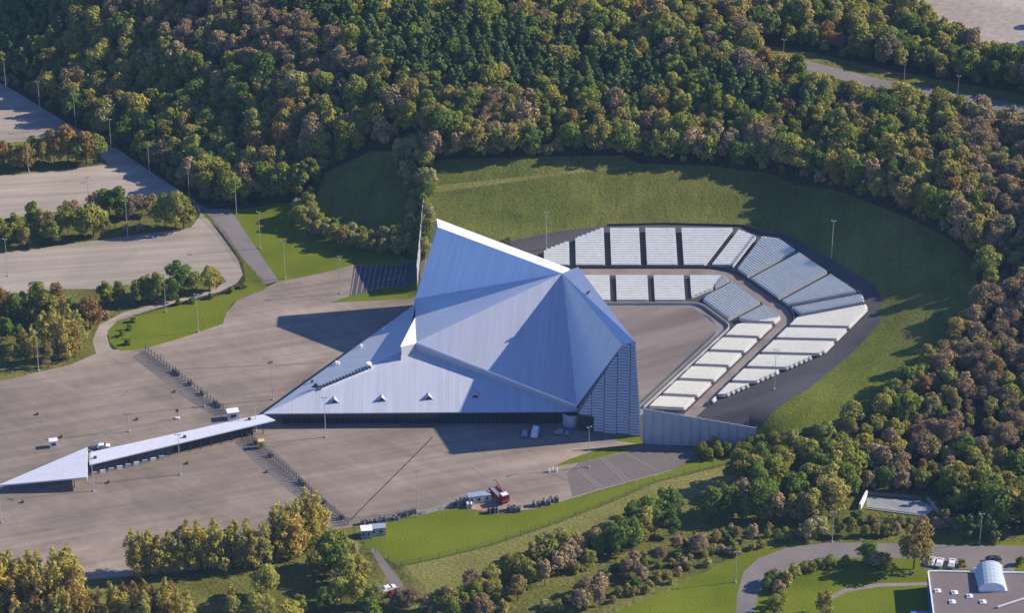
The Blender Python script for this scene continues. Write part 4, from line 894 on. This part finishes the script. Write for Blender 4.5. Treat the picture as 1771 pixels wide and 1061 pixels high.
row([(RG, 1725, 912, 14), (RO, 1745, 905, 13), (RG, 1768, 900, 14), (RG, 1708, 880, 12), (RG, 1790, 915, 13), ('pine', 1660, 928, 7), ('pine', 1675, 932, 8), ('pine', 1690, 930, 8.5), ('pine', 1706, 930, 7.5), ('pine', 1716, 936, 6.5), ('shrub_brown', 1620, 918, 4), ('shrub_yellow', 1722, 940, 2.5), ('shrub_brown', 1640, 916, 4), (RB, 1500, 850, 7), (RG, 1530, 848, 8), (RB, 1560, 852, 7), (RG, 1590, 850, 8), ('shrub_olive', 1510, 906, 3.2), ('shrub_olive', 1540, 908, 3.2), ('shrub_green', 1570, 908, 3), ('shrub_brown', 1596, 910, 3.4), ('shrub_green', 1482, 900, 3.5), ('shrub_olive', 1634, 900, 3.4), ('shrub_green', 1712, 985, 2.5), ('shrub_green', 1726, 984, 2.5), ('shrub_green', 1664, 980, 2.2), ('shrub_green', 1765, 978, 3), (RG, 1448, 925, 6), (RG, 1472, 928, 6), ('shrub_green', 1498, 928, 4), ('shrub_olive', 1515, 926, 4), ('shrub_green', 1532, 926, 3.5), ('shrub_brown', 1550, 924, 4), (RW, 1418, 932, 7), (RW, 1400, 935, 7), ('shrub_yellow', 1556, 914, 4)], 'around the basin above the road', 'basin trees')
scatter([(680, 262), (735, 258), (744, 300), (745, 380), (736, 442), (700, 438), (704, 350)], 42, [(RW, 4), (RO, 2), ('bare_grey', 3), (RG, 1)], (5, 8), 'in the hedge climbing the bank behind the roof peak', 'bank hedge', 2.6)
scatter([(508, 372), (530, 362), (570, 400), (620, 420), (722, 432), (724, 448), (640, 442), (560, 418), (505, 392)], 34, [(RW, 3), (RO, 2), ('bare_grey', 2), (RG, 3), (RY, 1)], (5.5, 8.5), 'in the row at the foot of the shaded bank', 'row below the shaded bank', 2.8)
scatter([(748, 276), (1000, 266), (1090, 272), (1230, 282), (1228, 270), (1080, 252), (748, 256)], 42, [(RG, 3), (RO, 4), (RY, 1), (RB, 1), ('shrub_olive', 2)], (7, 12), 'in the wood edge above the sunlit bank', 'wood edge above the sunlit bank', 4.0)
scatter([(1232, 284), (1450, 322), (1565, 364), (1648, 406), (1698, 452), (1712, 440), (1650, 388), (1560, 342), (1440, 305), (1232, 270)], 44, [(RG, 3), (RO, 4), (RY, 1), (RB, 1)], (9.5, 13), 'in the wood edge above the shadowed bank', 'wood edge above the shadowed bank', 4.2)
scatter([(1700, 460), (1722, 470), (1718, 520), (1680, 580), (1610, 660), (1540, 720), (1520, 705), (1590, 640), (1660, 572), (1698, 510)], 30, [(RG, 3), (RO, 3), (RY, 2), ('bare', 1)], (5.5, 8.5), 'on the rim beside the shadowed bank', 'rim trees', 4.0)
scatter([(236, 262), (300, 280), (330, 318), (390, 350), (470, 345), (470, 320), (380, 270), (300, 235), (236, 235)], 22, [(RO, 3), (RG, 3), (RB, 1), (RN, 1), (RY, 1)], (10, 14), 'at the wood edge beside the shaded lane', 'wood edge by the lane', 5.0)

# ---- the rest of the wood reads as one mass: instances on points
KIDX = {}; proto = bpy.data.collections.new('wood_prototypes'); i_ = 0
for kind in ('round_green', 'round_olive', 'round_yellow', 'round_orange', 'round_brown', 'round_grey', 'bare', 'bare_grey', 'pine', 'shrub_green', 'shrub_olive', 'shrub_brown'):
    for v, (tm, cm, nh) in enumerate(SHAPES[kind]):
        o = bpy.data.objects.new('p%03d' % i_, cm); proto.objects.link(o); KIDX.setdefault(kind, []).append((i_, nh)); i_ += 1
def wood_points():
    P, S, I, Rz = [], [], [], []
    pine = [np.array(q, float) for q in ([(560, 25), (660, 10), (780, 60), (1000, 70), (1010, 120), (1100, 150), (1190, 180), (1230, 200), (1080, 200), (960, 190), (820, 180), (700, 165), (620, 110), (560, 75)], [(1000, 110), (1130, 120), (1250, 150), (1400, 190), (1390, 215), (1200, 205), (1010, 185)], [(380, -30), (560, -30), (640, 20), (540, 60), (480, 40)], [(700, -40), (1100, -40), (1000, 30), (800, 40)], [(-30, -30), (60, -30), (120, 60), (60, 150), (-30, 110)])]
    brown = [np.array(q, float) for q in ([(1640, 240), (1800, 200), (1800, 820), (1600, 790), (1560, 700), (1660, 590), (1730, 480), (1700, 400)], [(150, 0), (480, 30), (620, 100), (640, 190), (420, 130), (250, 80)])]
    st = 4.4
    gx, gy = np.meshgrid(np.arange(-330, 331, st), np.arange(-150, 430, st)); Q = np.stack([gx.ravel(), gy.ravel()], 1); Q = Q + rng.uniform(-2.0, 2.0, Q.shape)
    ok = (region_of(Q) == -1)
    # keep crowns off the open ground
    for dx, dy in ((2.5, 0), (-2.5, 0), (0, 2.5), (0, -2.5)): ok &= region_of(Q + [dx, dy]) == -1
    ok &= ~((Q[:, 1] < 60) & (Q[:, 0] < 20))
    Q = Q[ok]; T = np.array(TREE_XY)
    zz = Z(Q[:, 0], Q[:, 1])
    rel = np.stack([Q[:, 0], Q[:, 1], zz], 1) - CAM; wz = rel @ FW; px = PW / 2 + FPX * rel[:, 0] / wz; py = PH / 2 - FPX * (rel @ UP) / wz
    kt = KDTree(len(T))
    for i, t in enumerate(T): kt.insert((t[0], t[1], 0), i)
    kt.balance()
    pm_ = np.zeros(len(Q), bool); bm_ = np.zeros(len(Q), bool); PP = np.stack([px, py], 1)
    for q in pine: pm_ |= inpoly(PP, q)
    for q in brown: bm_ |= inpoly(PP, q)
    for j in range(len(Q)):
        if kt.find((Q[j, 0], Q[j, 1], 0))[2] < 2.8: continue
        nzv = math.sin(Q[j, 0] * .05 + 2) + math.sin(Q[j, 1] * .06 + Q[j, 0] * .021)
        if pm_[j]: k = rnd.choices(['pine', 'round_green', 'round_yellow'], [12, 2, .5])[0]; h = rnd.uniform(9, 13)
        elif bm_[j]: k = rnd.choices(['bare', 'round_brown', 'round_olive', 'round_orange', 'bare_grey', 'round_green', 'round_yellow'], [9, 3, 1.6, .4, 1, .8, .3])[0]; h = rnd.uniform(5.5, 10.5)
        else:
            k = rnd.choices(['round_green', 'round_olive', 'round_yellow', 'round_orange', 'round_brown', 'bare', 'pine', 'round_grey'], [5.5 + nzv, 6.5, .9, .45 + .3 * max(0, -nzv), .9, .8, .6, .5])[0]; h = rnd.uniform(6.5, 10) if rnd.random() < .6 else rnd.uniform(9, 14)
        if py[j] > 560 and px[j] > 1300 : h *= .8
        if rnd.random() < .05: continue
        idx, nh = rnd.choice(KIDX[k]); P.append((Q[j, 0], Q[j, 1], zz[j] - .1)); S.append(h / nh * rnd.uniform(.9, 1.1)); I.append(idx); Rz.append(rnd.uniform(0, 6.28))
    gx, gy = np.meshgrid(np.arange(-260, 261, 4.0), np.arange(-150, 330, 4.0)); Q = np.stack([gx.ravel(), gy.ravel()], 1); Q = Q + rng.uniform(-1.8, 1.8, Q.shape)
    ok = region_of(Q) == -1
    for dx, dy in ((1.5, 0), (-1.5, 0), (0, 1.5), (0, -1.5)): ok &= region_of(Q + [dx, dy]) == -1
    ok &= ~((Q[:, 1] < 40) & (Q[:, 0] < 20)); Q = Q[ok]; zz = Z(Q[:, 0], Q[:, 1]); kw_ = KDTree(len(P))
    for i, p in enumerate(P): kw_.insert((p[0], p[1], 0), i)
    kw_.balance()
    for j in range(len(Q)):
        if kw_.find((Q[j, 0], Q[j, 1], 0))[2] < 2.6: continue
        br_ = Q[j, 0] > 118 and Q[j, 1] < 60; k = rnd.choices(['shrub_green', 'shrub_olive', 'shrub_brown', 'bare'], [1, 2, 4, 6] if br_ else [3, 4, 3, 0])[0]; idx, nh = rnd.choice(KIDX[k])
        P.append((Q[j, 0], Q[j, 1], zz[j] - .1)); S.append(rnd.uniform(.6, 1.2) * (.5 if k == 'bare' else 1)); I.append(idx); Rz.append(rnd.uniform(0, 6.28))
    return P, S, I, Rz
P, S, I, Rz = wood_points()
me = bpy.data.meshes.new('wood'); me.from_pydata(P, [], [])
for nm, ty, dat in (('size', 'FLOAT', S), ('which', 'INT', I), ('turn', 'FLOAT', Rz)):
    a = me.attributes.new(nm, ty, 'POINT'); a.data.foreach_set('value', dat)
wood = tag(link('wood', me), 'mixed autumn wood of green, yellow and brown crowns covering the hill', 'wood', kind='stuff')
ng = bpy.data.node_groups.new('wood', 'GeometryNodeTree'); ng.interface.new_socket('Geometry', in_out='INPUT', socket_type='NodeSocketGeometry'); ng.interface.new_socket('Geometry', in_out='OUTPUT', socket_type='NodeSocketGeometry')
N = ng.nodes; gi = N.new('NodeGroupInput'); go = N.new('NodeGroupOutput'); ip = N.new('GeometryNodeInstanceOnPoints'); ci = N.new('GeometryNodeCollectionInfo')
ci.inputs['Collection'].default_value = proto; ci.inputs['Separate Children'].default_value = True; ci.inputs['Reset Children'].default_value = True
def nattr(nm, ty): a = N.new('GeometryNodeInputNamedAttribute'); a.data_type = ty; a.inputs['Name'].default_value = nm; return a.outputs['Attribute']
cx_ = N.new('ShaderNodeCombineXYZ'); ng.links.new(nattr('turn', 'FLOAT'), cx_.inputs[2])
e2r = N.new('FunctionNodeEulerToRotation'); ng.links.new(cx_.outputs[0], e2r.inputs[0])
ng.links.new(gi.outputs[0], ip.inputs['Points']); ng.links.new(ci.outputs[0], ip.inputs['Instance']); ip.inputs['Pick Instance'].default_value = True
ng.links.new(nattr('which', 'INT'), ip.inputs['Instance Index']); ng.links.new(e2r.outputs[0], ip.inputs['Rotation']); ng.links.new(nattr('size', 'FLOAT'), ip.inputs['Scale'])
ng.links.new(ip.outputs[0], go.inputs[0]); md = wood.modifiers.new('wood', 'NODES'); md.node_group = ng
for o in bpy.data.objects:
    if '_local' in o: del o['_local']
print('trees', len(TREE_XY), 'wood', len(P))

# ------------------------------------------------------------------ the air between: thin even haze
hz = MB().box((0, 400, 222), (3600, 3200, 458)); hm = bpy.data.materials.new('haze'); hm.use_nodes = True; ht = hm.node_tree; ht.nodes.clear()
ho = ht.nodes.new('ShaderNodeOutputMaterial'); hv = ht.nodes.new('ShaderNodeVolumePrincipled'); hv.inputs['Color'].default_value = (.40, .66, 1, 1); hv.inputs['Density'].default_value = 4.0e-5
ht.links.new(hv.outputs[0], ho.inputs['Volume']); MATS['haze'] = hm; tag(hz.build('haze', 'haze'), 'thin bluish haze over the whole valley', 'haze', kind='stuff')
